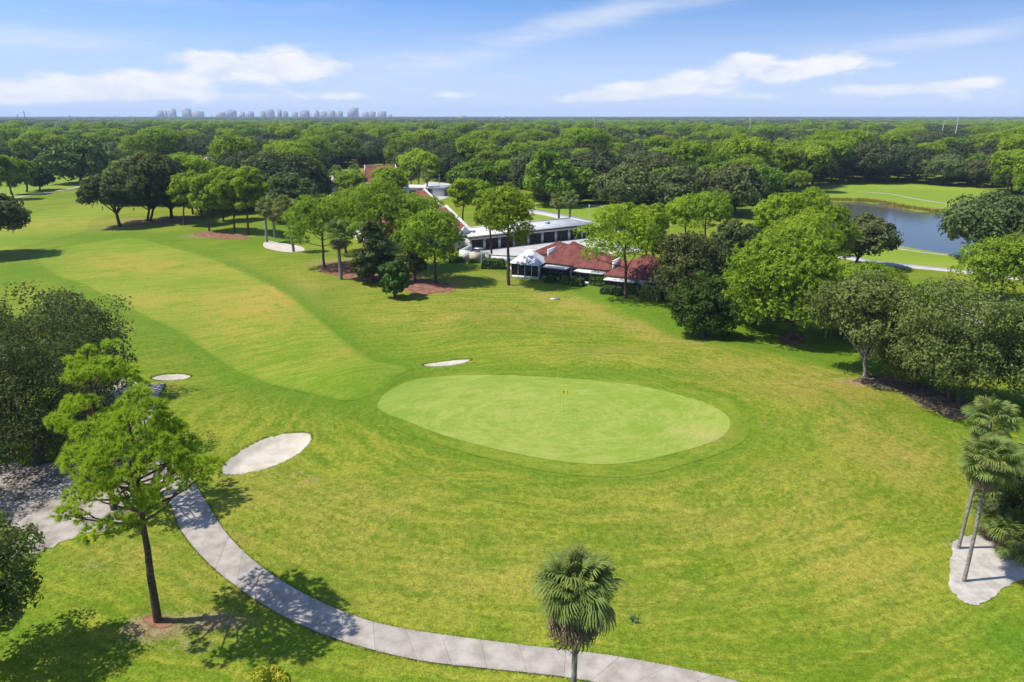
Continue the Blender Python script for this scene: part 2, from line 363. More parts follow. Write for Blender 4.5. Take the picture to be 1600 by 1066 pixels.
WORN = [gblob(*b) for b in ((1195,672,12,4,.7),(1110,697,30,7,.55),(1240,668,10,3,.7),(880,735,50,3,.5),(245,985,75,28,.9),(330,975,90,25,.8),(300,1010,120,25,.5),(380,850,30,15,.5),(1360,600,60,10,.9),(1300,590,50,6,.5),(486,757,14,5,.9),(466,745,10,4,.9),(1120,695,26,8,.5),(265,710,30,20,.6),(150,895,60,15,.5),
        (540,410,90,12,.7),(330,368,70,6,.8),(180,356,60,8,.6),(250,345,90,8,.9),(1480,640,60,14,.9),(1240,540,70,12,.5),(1490,860,20,18,.6))]
def paint(X, Y):
    def acc(lst):
        a = np.zeros(X.shape)
        for (cx, cy_, rx, ry, k) in lst: a = np.maximum(a, k*np.exp(-((X-cx)/rx)**2-((Y-cy_)/ry)**2))
        return a
    l, d, wv = acc(LUSH), acc(DRY), acc(WORN)
    near = (np.hypot(X, Y) < 330); fs = sdf(X, Y, FAIR)
    l = np.where(fs > .1, l*.55, l)
    for e, off in zip(FEDGE, (4.6, 4.0, 3.5)):
        s = np.full(X.shape, 99.); s[near] = seg_dist(X[near], Y[near], e); l = np.maximum(l, .95*np.exp(-(s/off)**2)*(fs < .1))
    s = np.full(X.shape, 99.); s[near] = seg_dist(X[near], Y[near], BROWN_LINE); wv = np.maximum(wv, .5*np.exp(-(s/.8)**2)); d = np.maximum(d, .7*np.exp(-(s/3)**2))
    l = np.maximum(l, .95*sstep(-2.5, .5, sdf(X, Y, LAWN))); 
    s = sdf(X, Y, COLLAR); l = np.maximum(l, .8*np.exp(-((s+.6)/.8)**2)*(s > -50))
    return l, d, wv

# ---------------------------------------------------------------- turf
def turf(name, green, yellow, dry, lush, bias=.0, grain=.5, stripe=.12, fleck=1.0):
    m, t, o = mat(name)
    co = t.add('ShaderNodeTexCoord').outputs['Object']
    l, d, wr = t.attr('lush'), t.attr('dry'), t.attr('worn')
    n1 = t.noise(co, .055, 4, .6, .4); n2 = t.noise(co, .24, 6, .66, .4); n3 = t.noise(co, 2.2, 4, .7); n4 = t.noise(co, 9.0, 3, .7)
    # mower passes run round the green in rings
    sp = t.add('ShaderNodeSeparateXYZ'); t.put(sp.inputs[0], co)
    dx = t.math('DIVIDE', t.math('SUBTRACT', sp.outputs[0], float(GC[0])), 1.55); dy = t.math('SUBTRACT', sp.outputs[1], float(GC[1]))
    rr = t.math('SQRT', t.math('ADD', t.math('MULTIPLY', dx, dx), t.math('MULTIPLY', dy, dy)))
    rr = t.math('ADD', rr, t.math('MULTIPLY', t.math('SUBTRACT', n1, .5), 7))
    st = t.math('SINE', t.math('MULTIPLY', rr, 3.6)); th = t.math('ARCTAN2', dy, dx); pn = t.add('ShaderNodeCombineXYZ'); t.put(pn.inputs[0], t.math('MULTIPLY', rr, .8)); t.put(pn.inputs[1], t.math('MULTIPLY', t.math('COSINE', th), 3.2)); t.put(pn.inputs[2], t.math('MULTIPLY', t.math('SINE', th), 3.2))
    ring = t.noise(pn.outputs[0], 1.6, 5, .68)
    y = t.math('ADD', t.math('ADD', t.math('MULTIPLY', t.math('SUBTRACT', n2, .5), 1.0), t.math('MULTIPLY', t.math('SUBTRACT', n1, .5), 1.5)), t.math('MULTIPLY', t.math('SUBTRACT', ring, .5), 1.7))
    pf = t.add('ShaderNodeCombineXYZ'); t.put(pf.inputs[0], t.math('MULTIPLY', rr, 3.0)); t.put(pf.inputs[1], t.math('MULTIPLY', t.math('COSINE', th), 5.0)); t.put(pf.inputs[2], t.math('MULTIPLY', t.math('SINE', th), 5.0))
    y = t.math('ADD', y, t.math('MULTIPLY', t.math('SUBTRACT', t.noise(pf.outputs[0], 1.0, 4, .62), .5), 1.5))
    y = t.math('ADD', t.math('ADD', y, t.math('MULTIPLY', st, stripe*.5)), t.math('MULTIPLY', t.math('SUBTRACT', n3, .5), .8*fleck))
    y = t.math('ADD', y, .5+bias)
    c = t.mix(t.ramp(y, .08, .92), green, yellow)
    dd = t.math('MULTIPLY', d, t.ramp(t.math('ADD', n2, t.math('MULTIPLY', t.math('SUBTRACT', n3, .5), .5*fleck)), .28, .6))
    c = t.mix(t.math('MULTIPLY', dd, 1.0), c, dry)
    lu = t.math('MULTIPLY', l, t.ramp(t.math('ADD', n2, t.math('MULTIPLY', t.math('SUBTRACT', n1, .5), .6)), .15, .6, True, .35, 1))
    c = t.mix(t.math('MULTIPLY', lu, .9), c, lush)
    wn = t.ramp(t.math('ADD', t.math('MULTIPLY', wr, 1.1), t.math('MULTIPLY', t.math('SUBTRACT', n3, .5), .9)), .35, .9)
    c = t.mix(t.math('MULTIPLY', wn, .8), c, t.mix(n3, (.15, .085, .045), (.27, .19, .12)))
    hv = t.add('ShaderNodeHueSaturation'); t.put(hv.inputs['Color'], c)
    g = t.math('ADD', t.math('MULTIPLY', t.math('SUBTRACT', n4, .5), grain*1.5), t.math('MULTIPLY', t.math('SUBTRACT', n3, .5), grain))
    t.put(hv.inputs['Value'], t.math('ADD', 1.0, g))
    b = t.add('ShaderNodeBsdfPrincipled'); t.put(b.inputs['Base Color'], hv.outputs[0]); b.inputs['Roughness'].default_value = .85; b.inputs['Specular IOR Level'].default_value = .05
    bn = t.add('ShaderNodeBump'); bn.inputs['Strength'].default_value = .8*fleck; bn.inputs['Distance'].default_value = .07
    t.put(bn.inputs['Height'], t.math('ADD', n4, n3)); t.l.new(bn.outputs[0], b.inputs['Normal']); t.l.new(b.outputs[0], o.inputs[0])
    return m
M['rough'] = turf('rough_turf', (.090, .140, .008), (.176, .188, .020), (.24, .18, .044), (.066, .134, .007), -.04, 1.25, stripe=.18, fleck=.8)
M['lawn'] = turf('bright_lawn_turf', (.140, .200, .018), (.195, .235, .032), (.25, .22, .06), (.120, .185, .015), .0, .3, .05, .5)
M['fair'] = turf('fairway_turf', (.104, .170, .010), (.188, .204, .025), (.28, .20, .040), (.066, .142, .007), .03, .65, .2, .95)
M['green'] = turf('green_turf', (.148, .208, .026), (.215, .248, .050), (.30, .26, .085), (.112, .190, .018), .0, .24, .05, .6)
M['collar'] = turf('collar_turf', (.080, .140, .008), (.150, .180, .018), (.22, .19, .035), (.060, .125, .006), .05, .7, .1, 1.0)

def axis(lo, a, b, hi, h, gr):
    v = list(np.arange(a, b+h*.5, h)); s = h
    while v[-1] < hi: s *= gr; v.append(v[-1]+s)
    s = h
    while v[0] > lo: s *= gr; v.insert(0, v[0]-s)
    return np.array(v)
xs = axis(-11000, -50, 50, 11000, .5, 1.055); ys = axis(-250, 24, 100, 11500, .5, 1.045)
XX, YY = np.meshgrid(xs, ys)
nx, ny = len(xs), len(ys)
ZZ = T(XX.ravel(), YY.ravel())
l, d, wv = paint(XX.ravel(), YY.ravel())
i = np.arange(ny-1)[:, None]*nx+np.arange(nx-1)[None]
F = np.stack([i, i+1, i+nx+1, i+nx], -1).reshape(-1, 4)
gd = build('ground', [(np.c_[XX.ravel(), YY.ravel(), ZZ], F, 0, dict(lush=l, dry=d, worn=wv))], M['rough'], smooth=True)
tag(gd, 'rough golf course turf mown in rings around the green, with lush and dry patches', kind='structure')

def ragged(P, amp, seed):
    r = np.random.default_rng(seed); Q = np.concatenate([P[:-1]*(1-t_)+P[1:]*t_ for t_ in (0, .33, .66)]).reshape(3, -1, 2).transpose(1, 0, 2).reshape(-1, 2)
    n_ = len(Q); w_ = sum(np.sin(np.arange(n_)*2*pi*f_/n_+r.random()*6)/f_**.55*r.uniform(.5, 1) for f_ in (5, 9, 14, 23, 31, 47))
    tg = unit(np.roll(Q, -1, 0)-np.roll(Q, 1, 0)); return Q+np.c_[-tg[:, 1], tg[:, 0]]*(w_*amp)[:, None]
def sheet(name, P, dz, h, m, label, kind='structure', attrs=True, cat=None, tuck=0):
    """a thin layer of ground that follows the terrain inside outline P"""
    n = len(P); lo, hi = P.min(0), P.max(0)
    gx, gy = np.meshgrid(np.arange(lo[0], hi[0], h), np.arange(lo[1], hi[1], h)); gx = gx.ravel(); gy = gy.ravel()
    k = sdf(gx, gy, P) > .35*h; pts = np.concatenate([P, np.c_[gx[k], gy[k]]])
    V, _, Fc, *_r = delaunay_2d_cdt([Vector(p) for p in pts], [(a, (a+1) % n) for a in range(n)], [], 1, 1e-5)
    V = np.array([(v.x, v.y) for v in V]); Fc = np.array([f for f in Fc if len(f) == 3])
    a = V[Fc[:, 1]]-V[Fc[:, 0]]; b_ = V[Fc[:, 2]]-V[Fc[:, 0]]; neg = (a[:, 0]*b_[:, 1]-a[:, 1]*b_[:, 0]) < 0
    Fc[neg] = Fc[neg][:, ::-1]
    at_ = None
    if attrs: l, d, wv = paint(V[:, 0], V[:, 1]); at_ = dict(lush=l, dry=d, worn=wv)
    if tuck: dz = dz-(dz+tuck)*(1-sstep(.0, .5, sdf(V[:, 0], V[:, 1], P)))
    o = build(name, [(np.c_[V, T(V[:, 0], V[:, 1])+dz], Fc, 0, at_)], m, smooth=True)
    return tag(o, label, cat, None, kind)
sheet('fairway', FAIR, .035, 1.1, M['fair'], 'close mown pale fairway with tan dry patches leading to the green')
sheet('fairway', FARFAIR, .035, 3, M['fair'], 'far pale fairway beside the moss hung oak')
sheet('green_collar', COLLAR, .035, .7, M['collar'], 'darker collar of fringe turf around the putting green')
sheet('putting_green', GREEN, .06, .7, M['green'], 'smooth pale oval putting green with a flagstick')
BL = ['large pale kidney shaped sand bunker between the cart path and the green', 'small thin sand bunker just behind the putting green', 'small narrow sand bunker beside the dark oak and the fairway',
      'white sand bunker below two sabal palms on the far edge of the fairway', 'pale sandy bunker half hidden behind the two slash pines by the cart path']
for P, lb, tk_ in zip(BUNK, BL, (.02, .02, .02, 0, 0)): sheet('sand_bunker', P, .07, .35, M['sand'], lb, attrs=False, tuck=tk_)
sheet('sand_bed', ragged(SANDBED, .22, 4), .04, .6, M['bed_sand'], 'pale sand bed at the foot of the two tall sabal palms', attrs=False)
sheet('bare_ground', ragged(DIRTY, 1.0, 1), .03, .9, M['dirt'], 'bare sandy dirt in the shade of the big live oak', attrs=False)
sheet('bare_ground', ragged(SHADE_EARTH[0], .5, 2), .03, .9, M['shaded_litter'], 'bare leaf strewn earth coloured dark for the shade of the grey oaks', attrs=False)
for P, lb in zip(MULCH, ['red brown pine straw bed under the clump of pines', 'reddish mulch ring around the tall slash pine by the cart path', 'red mulch ring around the thick trunked pine', 'brown pine straw strip under the row of far pines']):
    sheet('mulch_bed', ragged(P, min(.9, .06*np.ptp(P[:, 0])), 3), .03, .8, M['mulch'], lb, attrs=False)
for px, lb in (([(1262,300),(1290,290),(1380,288),(1480,291),(1552,300),(1590,330),(1575,337),(1500,332),(1430,325),(1380,316),(1345,312),(1300,312)], 'bright green lawn on the far bank of the pond'),
        ([(1330,376),(1390,382),(1480,396),(1560,403),(1640,398),(1650,430),(1560,428),(1480,419),(1400,411),(1340,402)], 'bright green grass strip on the near bank of the pond'),
        ([(800,312),(850,318),(930,319),(1020,330),(1050,350),(1020,366),(940,350),(880,335),(820,324)], 'bright lawn between the garage road and the oaks'),
        ([(760,312),(820,330),(870,340),(915,352),(860,356),(800,350),(760,340)], 'bright lawn just behind the garage roof'),
        ([(-60,300),(0,264),(60,263),(110,268),(150,274),(150,286),(95,296),(40,305),(20,318),(-40,330)], 'bright green lawn around the dark banyan')):
    sheet('lawn', catmull(GP(px), 5), .03, 4, M['lawn'], lb)
sheet('driveway', GP([(733,393.6),(929,370.6),(1010,392),(900,402),(840,408),(812,416)]), .05, 3, M['road'], 'pale drive court between the garage doors and the villas', attrs=False)
# ---------------------------------------------------------------- roads, far paths
def ribbon(name, px, wdt, dz, m, label):
    P = catmull(GP(px), 6, False); tg = unit(np.gradient(P, axis=0)); nn = np.c_[-tg[:, 1], tg[:, 0]]
    a, b = P+nn*wdt/2, P-nn*wdt/2; n = len(P)
    V = np.concatenate([np.c_[a, T(a[:,0], a[:,1])+dz], np.c_[b, T(b[:,0], b[:,1])+dz], np.c_[a, T(a[:,0], a[:,1])-.3], np.c_[b, T(b[:,0], b[:,1])-.3]])
    i = np.arange(n-1)
    F = np.concatenate([np.stack([i, i+n, i+n+1, i+1], -1), np.stack([i+2*n, i, i+1, i+2*n+1], -1), np.stack([i+n, i+3*n, i+3*n+1, i+n+1], -1)])
    return tag(build(name, [(V, F, 0)], m), label, kind='structure')
ribbon('path', [(-40,322),(40,307),(95,298),(150,288),(185,286),(205,300)], 3.0, .08, M['path'], 'pale cart path curving past the dark banyan on the far lawn')
ribbon('road', [(700,288),(760,308),(820,327),(870,337),(930,350),(1000,366)], 6.5, .08, M['road'], 'pale road running behind the garage row')
ribbon('path', [(880,318),(930,322),(985,332),(1040,345)], 3.0, .08, M['dirt'], 'sandy track across the lawn behind the two palms')
ribbon('path', [(1340,300),(1390,303),(1450,314),(1520,322),(1600,330)], 1.7, .08, M['path'], 'pale path on the grass beyond the pond')
ribbon('path', [(1330,380),(1385,386),(1440,394),(1500,401),(1570,410)], 1.5, .08, M['path'], 'pale path along the near bank of the pond')
ribbon('road', [(1300,398),(1360,409),(1420,416),(1500,424),(1600,436)], 3.8, .08, M['road'], 'pale access road below the pond')
sheet('parking_lot', GP([(1290,478),(1350,458),(1440,462),(1520,478),(1540,510),(1440,515),(1340,505)]), .05, 3, M['road'], 'pale parking lot seen through the grey oaks', attrs=False)
sheet('parking_lot', GP([(630,302),(672,284),(716,288),(722,300),(690,312),(650,314)]), .05, 6, M['road'], 'pale parking court behind the red roofed houses', attrs=False)
sheet('driveway', GP([(150,276),(168,262),(200,262),(206,284),(178,290)]), .05, 6, M['road'], 'pale driveway by the small tan house', attrs=False)
# ---------------------------------------------------------------- pond
m, t, o = mat('pond_water')
b = t.add('ShaderNodeBsdfPrincipled'); b.inputs['Base Color'].default_value = (.07, .075, .065, 1); b.inputs['Roughness'].default_value = .08; b.inputs['IOR'].default_value = 1.33
co = t.add('ShaderNodeTexCoord').outputs['Object']; bn = t.add('ShaderNodeBump'); bn.inputs['Strength'].default_value = .22; bn.inputs['Distance'].default_value = .05
t.put(bn.inputs['Height'], t.noise(t.mapping(co, (1, 1, 1)), 1.3, 3)); t.l.new(bn.outputs[0], b.inputs['Normal']); t.l.new(b.outputs[0], o.inputs[0])
wp = catmull(POND[::8]+(POND[::8]-POND.mean(0))*.03, 6)
n = len(wp); pond = build('pond', [(np.c_[wp, np.full(n, -.42)], np.arange(n)[None], 0)], m); tag(pond, 'dark still pond reflecting the sky and the trees', kind='structure')
rng = np.random.default_rng(5)
def blades(P, Dr, Ln, Wd, rng, tint=None):
    """thin triangles from P along Dr"""
    n = len(P); s = unit(np.cross(Dr, rng.normal(size=(n, 3))))*(Wd/2)[:, None]
    V = np.stack([P-s, P+s, P+Dr*Ln[:, None]], 1).reshape(-1, 3)
    return (V, np.arange(3*n).reshape(-1, 3), 0, dict(tint=np.repeat(rng.random(n) if tint is None else tint, 3)))
bank = POND[(POND[:, 1] > 186)]
def reeds(P, n, spread, hgt, name, label):
    k = rng.integers(0, len(P)-1, n); q = P[k]+(P[np.minimum(k+1, len(P)-1)]-P[k])*rng.random(n)[:, None]+rng.normal(size=(n, 2))*spread
    z = T(q[:, 0], q[:, 1])-.1; D_ = unit(np.c_[rng.normal(size=(n, 2))*.35, np.ones(n)])
    o = build(name, [blades(np.c_[q, z], D_, hgt*rng.uniform(.4, 1.1, n), np.full(n, .3), rng)], M['reed']); tag(o, label, 'reeds', kind='stuff')
far = catmull(GP([(1300,312),(1345,313),(1380,317),(1430,326),(1490,332),(1560,338)]), 10, False)
reeds(far, 3200, 1.1, 1.15, 'reeds', 'yellow brown reeds along the far bank of the pond')
# ---------------------------------------------------------------- cart path of concrete slabs
cu, cl = catmull(PATH_UP, 40, False), catmull(PATH_LO, 40, False)
mid = (cu+cl)/2; al = np.r_[0, np.cumsum(np.linalg.norm(np.diff(mid, axis=0), axis=1))]
path = bpy.data.objects.new('cart_path', None); COL.objects.link(path); tag(path, 'pale concrete cart path of slabs curving past the pines', kind='structure')
iu = np.linspace(0, al[-1], 160); A_ = np.stack([np.interp(iu, al, cu[:, k]) for k in (0, 1)], 1); B_ = np.stack([np.interp(iu, al, cl[:, k]) for k in (0, 1)], 1); c_ = (A_+B_)/2; A_ = c_+(A_-c_)*.97; B_ = c_+(B_-c_)*.97
i = np.arange(159); build('base_course', [(np.concatenate([np.c_[A_, T(A_[:,0], A_[:,1])+.055], np.c_[B_, T(B_[:,0], B_[:,1])+.055]]), np.stack([i, i+160, i+161, i+1], -1), 0)], M['road'], path)
pos = 0.; rs = random.Random(4)
while pos < al[-1]-1:
    L_ = 2.35*rs.uniform(.94, 1.06); q = np.linspace(pos+.011, min(pos+L_-.011, al[-1]), 5)
    A = np.stack([np.interp(q, al, cu[:, k]) for k in (0, 1)], 1); B = np.stack([np.interp(q, al, cl[:, k]) for k in (0, 1)], 1)
    poly = np.concatenate([A, B[::-1]])
    zt = T(poly[:, 0], poly[:, 1])+.085+rs.uniform(-.006, .006); nn = len(poly)
    V = np.concatenate([np.c_[poly, zt], np.c_[poly, zt-.25]])
    j = np.arange(nn); side = np.stack([j, (j+1) % nn, nn+(j+1) % nn, nn+j], -1); k4 = np.arange(4)
    top = np.stack([k4, nn-1-k4, nn-2-k4, k4+1], -1)
    build('slab', [(V, top, 0), (V, side[:, ::-1], 0)], M['path'], path)
    pos += L_

# grass that leans over the edges of the path and stands in the nearest rough
rng = np.random.default_rng(33)
E = []
for cv in (cu, cl):
    L_ = np.r_[0, np.cumsum(np.linalg.norm(np.diff(cv, axis=0), axis=1))]; q = rng.uniform(0, L_[-1], 5200); E.append(np.stack([np.interp(q, L_, cv[:, k]) for k in (0, 1)], 1)+rng.normal(size=(5200, 2))*.07)
for P in BUNK[:3]:
    k = rng.integers(0, len(P), 1100); E.append(P[k]+(P[(k+1) % len(P)]-P[k])*rng.random(1100)[:, None]+rng.normal(size=(1100, 2))*.06)
E = np.concatenate(E); n = len(E)
tag(build('edge_grass', [blades(np.c_[E, T(E[:, 0], E[:, 1])+.02], unit(np.c_[rng.normal(size=(n, 2))*.7, np.ones(n)*.8]), rng.uniform(.08, .2, n), np.full(n, .035), rng)], M['blade']), 'ragged grass along the edges of the cart path and the bunkers', kind='stuff')
n = 110000; q = np.c_[rng.uniform(-48, 56, n), rng.uniform(26, 74, n)]; k = np.abs(q[:, 0]) < q[:, 1]*.72+8; q = q[k]
bad = (sdf(q[:, 0], q[:, 1], COLLAR) > -.1) | inside(q[:, 0], q[:, 1], np.concatenate([cu, cl[::-1]])) | (sdf(q[:, 0], q[:, 1], SANDBED) > -.2) | (sdf(q[:, 0], q[:, 1], DIRTY) > -.3) | (sdf(q[:, 0], q[:, 1], FAIR) > -.1)
for P in BUNK: bad |= sdf(q[:, 0], q[:, 1], P) > -.1
q = q[~bad]; n = len(q); cl_ = .5+.5*np.sin(q[:, 0]*.7+np.sin(q[:, 1]*.9)*2)*np.sin(q[:, 1]*.6)
tag(build('rough_grass', [blades(np.c_[q, T(q[:, 0], q[:, 1])-.01], unit(np.c_[rng.normal(size=(n, 2))*.9, np.ones(n)*.7]), rng.uniform(.06, .17, n), np.full(n, .04), rng, np.clip(.15+.5*cl_*rng.random(n)+.35*rng.random(n)**2, 0, 1))], M['blade']), 'loose blades of grass standing in the mown rough', kind='stuff')
# ---------------------------------------------------------------- buildings
def tile_slope(name, poly, mats, parent, pitch=.36, hw=.13, hh=.085, thick=.12):
    """convex 3-D roof polygon, first edge = eave; returns a roof plane with barrel ribs running up the slope as its sub-part"""
    P = np.array(poly, float); e = unit(P[1]-P[0]); nrm_ = unit(np.cross(P[1]-P[0], P[-1]-P[0])); nrm_ = nrm_ if nrm_[2] > 0 else -nrm_
    up = np.cross(nrm_, e); up = up if up[2] > 0 else -up
    s = (P-P[0])@e; t_ = (P-P[0])@up; n = len(P)
    bot = P-nrm_*thick
    side = np.array([(i, (i+1) % n, n+(i+1) % n, n+i) for i in range(n)])
    pl = build(name, [(np.concatenate([P, bot]), side, 0), (P, np.arange(n)[None], 0), (bot, np.arange(n)[None], 0)], mats, parent)
    Vs = []; Fs = []; c = 0
    for q in np.arange(s.min()+pitch/2, s.max(), pitch):
        ts = []
        for i in range(n):
            a, b = s[i], s[(i+1) % n]
            if (a-q)*(b-q) < 0: ts.append(t_[i]+(t_[(i+1) % n]-t_[i])*(q-a)/(b-a))
        if len(ts) < 2 or max(ts)-min(ts) < .3: continue
        t0, t1 = min(ts)-.04, max(ts)
        for tt in (t0, t1):
            base = P[0]+e*q+up*tt
            Vs += [base-e*hw, base-e*hw*.5+nrm_*hh, base+e*hw*.5+nrm_*hh, base+e*hw]
        for k in range(3): Fs.append((c+k, c+k+1, c+k+5, c+k+4))
        Fs.append((c, c+1, c+2, c+3)); c += 8
    r = build('roof_tiles', [(np.array(Vs), np.array(Fs), 0)], mats, pl); r['kind'] = 'stuff'
    return pl
def gable_x(z0, x0, x1, y0, y1, rise, m, parent, name='roof', over=.45):
    """ridge along x"""
    ym = (y0+y1)/2; ya, yb = y0-over, y1+over; dz = rise*over/((y1-y0)/2)
    tile_slope(name, [(x0,ya,z0-dz),(x1,ya,z0-dz),(x1,ym,z0+rise),(x0,ym,z0+rise)], m, parent)
    tile_slope(name, [(x1,yb,z0-dz),(x0,yb,z0-dz),(x0,ym,z0+rise),(x1,ym,z0+rise)], m, parent)
def hip_x(z0, x0, x1, y0, y1, rise, m, parent, over=.5, ridge=None, name='roof'):
    x0 -= over; x1 += over; y0 -= over; y1 += over
    ym = (y0+y1)/2; hw = (y1-y0)/2 if ridge is None else (x1-x0-ridge)/2; hw = min(hw, (x1-x0)/2-.3)
    a, b = (x0+hw, ym, z0+rise), (x1-hw, ym, z0+rise)
    tile_slope(name, [(x0,y0,z0),(x1,y0,z0),b,a], m, parent); tile_slope(name, [(x1,y1,z0),(x0,y1,z0),a,b], m, parent)
    tile_slope(name, [(x0,y1,z0),(x0,y0,z0),a], m, parent); tile_slope(name, [(x1,y0,z0),(x1,y1,z0),b], m, parent)
def gable_fill(x, z0, y0, y1, rise, th, m, parent, name='gable_wall'):
    ym = (y0+y1)/2
    V = np.array([(x,y0,z0),(x,y1,z0),(x,ym,z0+rise),(x+th,y0,z0),(x+th,y1,z0),(x+th,ym,z0+rise)], float)
    return build(name, [(V, np.array([(0,1,2),(3,5,4)]), 0), (V, np.array([(0,3,4,1),(1,4,5,2),(2,5,3,0)]), 0)], m, parent)
def window(x0, x1, y, z0, z1, parent, n=2, face=-1):
    """a framed window on a wall facing -y"""
    f = build('window', [box(x0,x1,y-.06,y+.05,z0,z0+.08), box(x0,x1,y-.06,y+.05,z1-.08,z1), box(x0,x0+.08,y-.06,y+.05,z0+.08,z1-.08), box(x1-.08,x1,y-.06,y+.05,z0+.08,z1-.08)]
        + [box(x0+(x1-x0)*k/n-.03, x0+(x1-x0)*k/n+.03, y-.055,y+.04,z0+.08,z1-.08) for k in range(1, n)], M['frame_dark'], parent)
    build('pane', [box(x0+.08,x1-.08,y-.02,y+.02,z0+.08,z1-.08)], M['glass'], f)
def frame_of(px0, px1):
    a, b = G(*px0), G(*px1); return a, math.atan2(b[1]-a[1], b[0]-a[0]), float(np.linalg.norm(b-a))
# garage row: front faces the course
p0, ang, Lg = frame_of((733, 393), (929, 370))
g = thing('garage_row', 'long flat white roofed garage row with dark brown doors', 'garage', (p0[0], p0[1], 0), ang)
nd = 9; bay = Lg/nd; H = 3.25
wl = [box(0, Lg, 10.6, 10.85, 0, H), box(0, .25, .25, 10.6, 0, H), box(Lg-.25, Lg, .25, 10.6, 0, H), box(-.003, Lg+.003, 0, .24, 2.55, H-.004)]
for k in range(nd+1):
    x = min(max(k*bay-.32, 0.001), Lg-.641); wl.append(box(x, x+.64, -.05, .24, 0, 2.548))
build('wall', wl, M['white'], g)
for k in range(nd):
    x0, x1 = k*bay+.34, (k+1)*bay-.34
    dr = build('garage_door', [box(x0, x1, .12, .17, .02, 2.53)], M['door_dark'], g)
    build('door_panels', [box(x0+.1+(x1-x0-.2)*c/4+.05, x0+.1+(x1-x0-.2)*(c+1)/4-.05, .095, .118, .12+r_*.6, .12+r_*.6+.46) for c in range(4) for r_ in range(4)], M['door_dark'], dr)
    lm = build('wall_lamp', [box(k*bay-.09+.003*k, k*bay+.09, -.2, -.053, 1.95, 2.25)], M['frame_dark'], g)
build('roof', [box(-.25, Lg+.25, -.45, 11.1, H, H+.16)], M['white_roof'], g)
build('parapet', [box(-.3, Lg+.3, -.5, -.28, H+.161, H+.34), box(-.3, Lg+.3, 10.93, 11.15, H+.161, H+.4), box(-.3, -.08, -.279, 10.929, H+.161, H+.34), box(Lg+.08, Lg+.3, -.279, 10.929, H+.161, H+.34)], M['white'], g)
build('fascia', [box(-.27, Lg+.27, -.53, -.451, H-.22, H+.1)], M['frame_dark'], g)
for k, (x, y) in enumerate(((4, 5), (11.5, 7), (19, 4.5), (27, 6.5))): build('roof_vent', [box(x-.4, x+.4, y-.4, y+.4, H+.16, H+.55), box(x-.48, x+.48, y-.48, y+.48, H+.551, H+.62)], M['steel'], g)
# walled courtyard in front of the garage
p0, ang, Lc = frame_of((718, 409), (838, 417))
c = thing('courtyard_wall', 'white and beige courtyard walls with an arched gate in front of the garages', 'wall', (p0[0], p0[1], 0), ang)
build('wall_panel', [box(0, 2.4, 0, .25, 0, 2.5), box(0, .25, .251, 7, 0, 2.5)], M['white'], c)
build('wall_panel', [box(2.401, 4.8, -.3, -.02, 0, 2.3)], M['beige'], c)
# arch
av = []; 
for k in range(11):
    th = pi*k/10; av.append((5.7-.6*math.cos(th), 1.6+.6*math.sin(th)))
pts = [(4.803, 0), (5.1, 0)]+av+[(6.3, 0), (6.8, 0), (6.8, 2.6), (4.803, 2.6)]
V = np.array([(x, -.2, z) for x, z in pts]+[(x, .1, z) for x, z in pts]); n = len(pts)
build('arch', [(V, np.array([(i, (i+1) % n, n+(i+1) % n, n+i) for i in range(n)]), 0), (V[:n], np.arange(n)[None], 0), (V[n:], np.arange(n)[None], 0)], M['white'], c)
build('low_wall', [box(6.801, 13.2, 0, .25, 0, 1.95)], M['white'], c); build('coping', [box(6.82, 13.25, -.05, .3, 1.951, 2.03)], M['white_roof'], c)
build('cooling_unit', [box(2.9, 4.6, 1.2, 2.4, 1.9, 2.75), box(2.8, 4.7, 1.1, 2.5, 2.751, 2.85)], M['steel'], c)
build('equipment_shed', [box(2.6, 4.9, .9, 2.8, 0, 1.899)], M['beige'], c)

# villas with red hip roofs, each with a screened porch
def villa(px, wd, dp, rise, label, porch, ang, hroof=2.7, roof='tile_red', xh=True):
    o = thing('villa', label, 'house', at(*px), ang)
    build('wall', [box(0, wd, 0, .25, 0, hroof-.003), box(0, wd, dp-.25, dp, 0, hroof-.003), box(0, .25, .251, dp-.251, 0, hroof-.003), box(wd-.25, wd, .251, dp-.251, 0, hroof-.003)], M['white'], o)
    hip_x(hroof, 0, wd, 0, dp, rise, M[roof], o)
    build('ridge_cap', [tube([(dp/2*.98, dp/2, hroof+rise+.03), (wd-dp/2*.98, dp/2, hroof+rise+.03)], .16, 6)] if wd > dp+.5 else [tube([(wd/2-.4, dp/2, hroof+rise), (wd/2+.4, dp/2, hroof+rise)], .16, 6)], M[roof], o)
    for (x0, x1, dpt, flat) in porch:
        build('porch_roof', [box(x0-.2, x1+.2, -dpt-.25, -.02, 2.22, 2.36)], M['white_roof'] if flat else M['tile_red'], o)
        nb = max(2, int((x1-x0)/1.3))
        build('knee_wall', [box(x0, x1, -dpt, -dpt+.12, 0, .55), box(x0, x0+.12, -dpt+.121, -.02, 0, .55), box(x1-.12, x1, -dpt+.121, -.02, 0, .55)], M['white'], o)
        for k in range(nb):
            xa, xb = x0+(x1-x0)*k/nb, x0+(x1-x0)*(k+1)/nb
            build('screen', [box(xa+.05, xb-.05, -dpt+.05, -dpt+.07, .553, 2.15)], M['screen'], o)
        build('screen_side', [box(x0+.04, x0+.06, -dpt+.13, -.02, .553, 2.15)], M['screen'], o); build('screen_side', [box(x1-.06, x1-.04, -dpt+.13, -.02, .553, 2.15)], M['screen'], o)
        build('mullion', [box(x0+(x1-x0)*k/nb-.05, x0+(x1-x0)*k/nb+.05, -dpt+.003, -dpt+.1, .551, 2.219) for k in range(nb+1)]+[box(x0-.05, x1+.05, -dpt+.006, -dpt+.097, 2.13, 2.218)], M['frame_dark'], o)
    return o
va = R(-29)
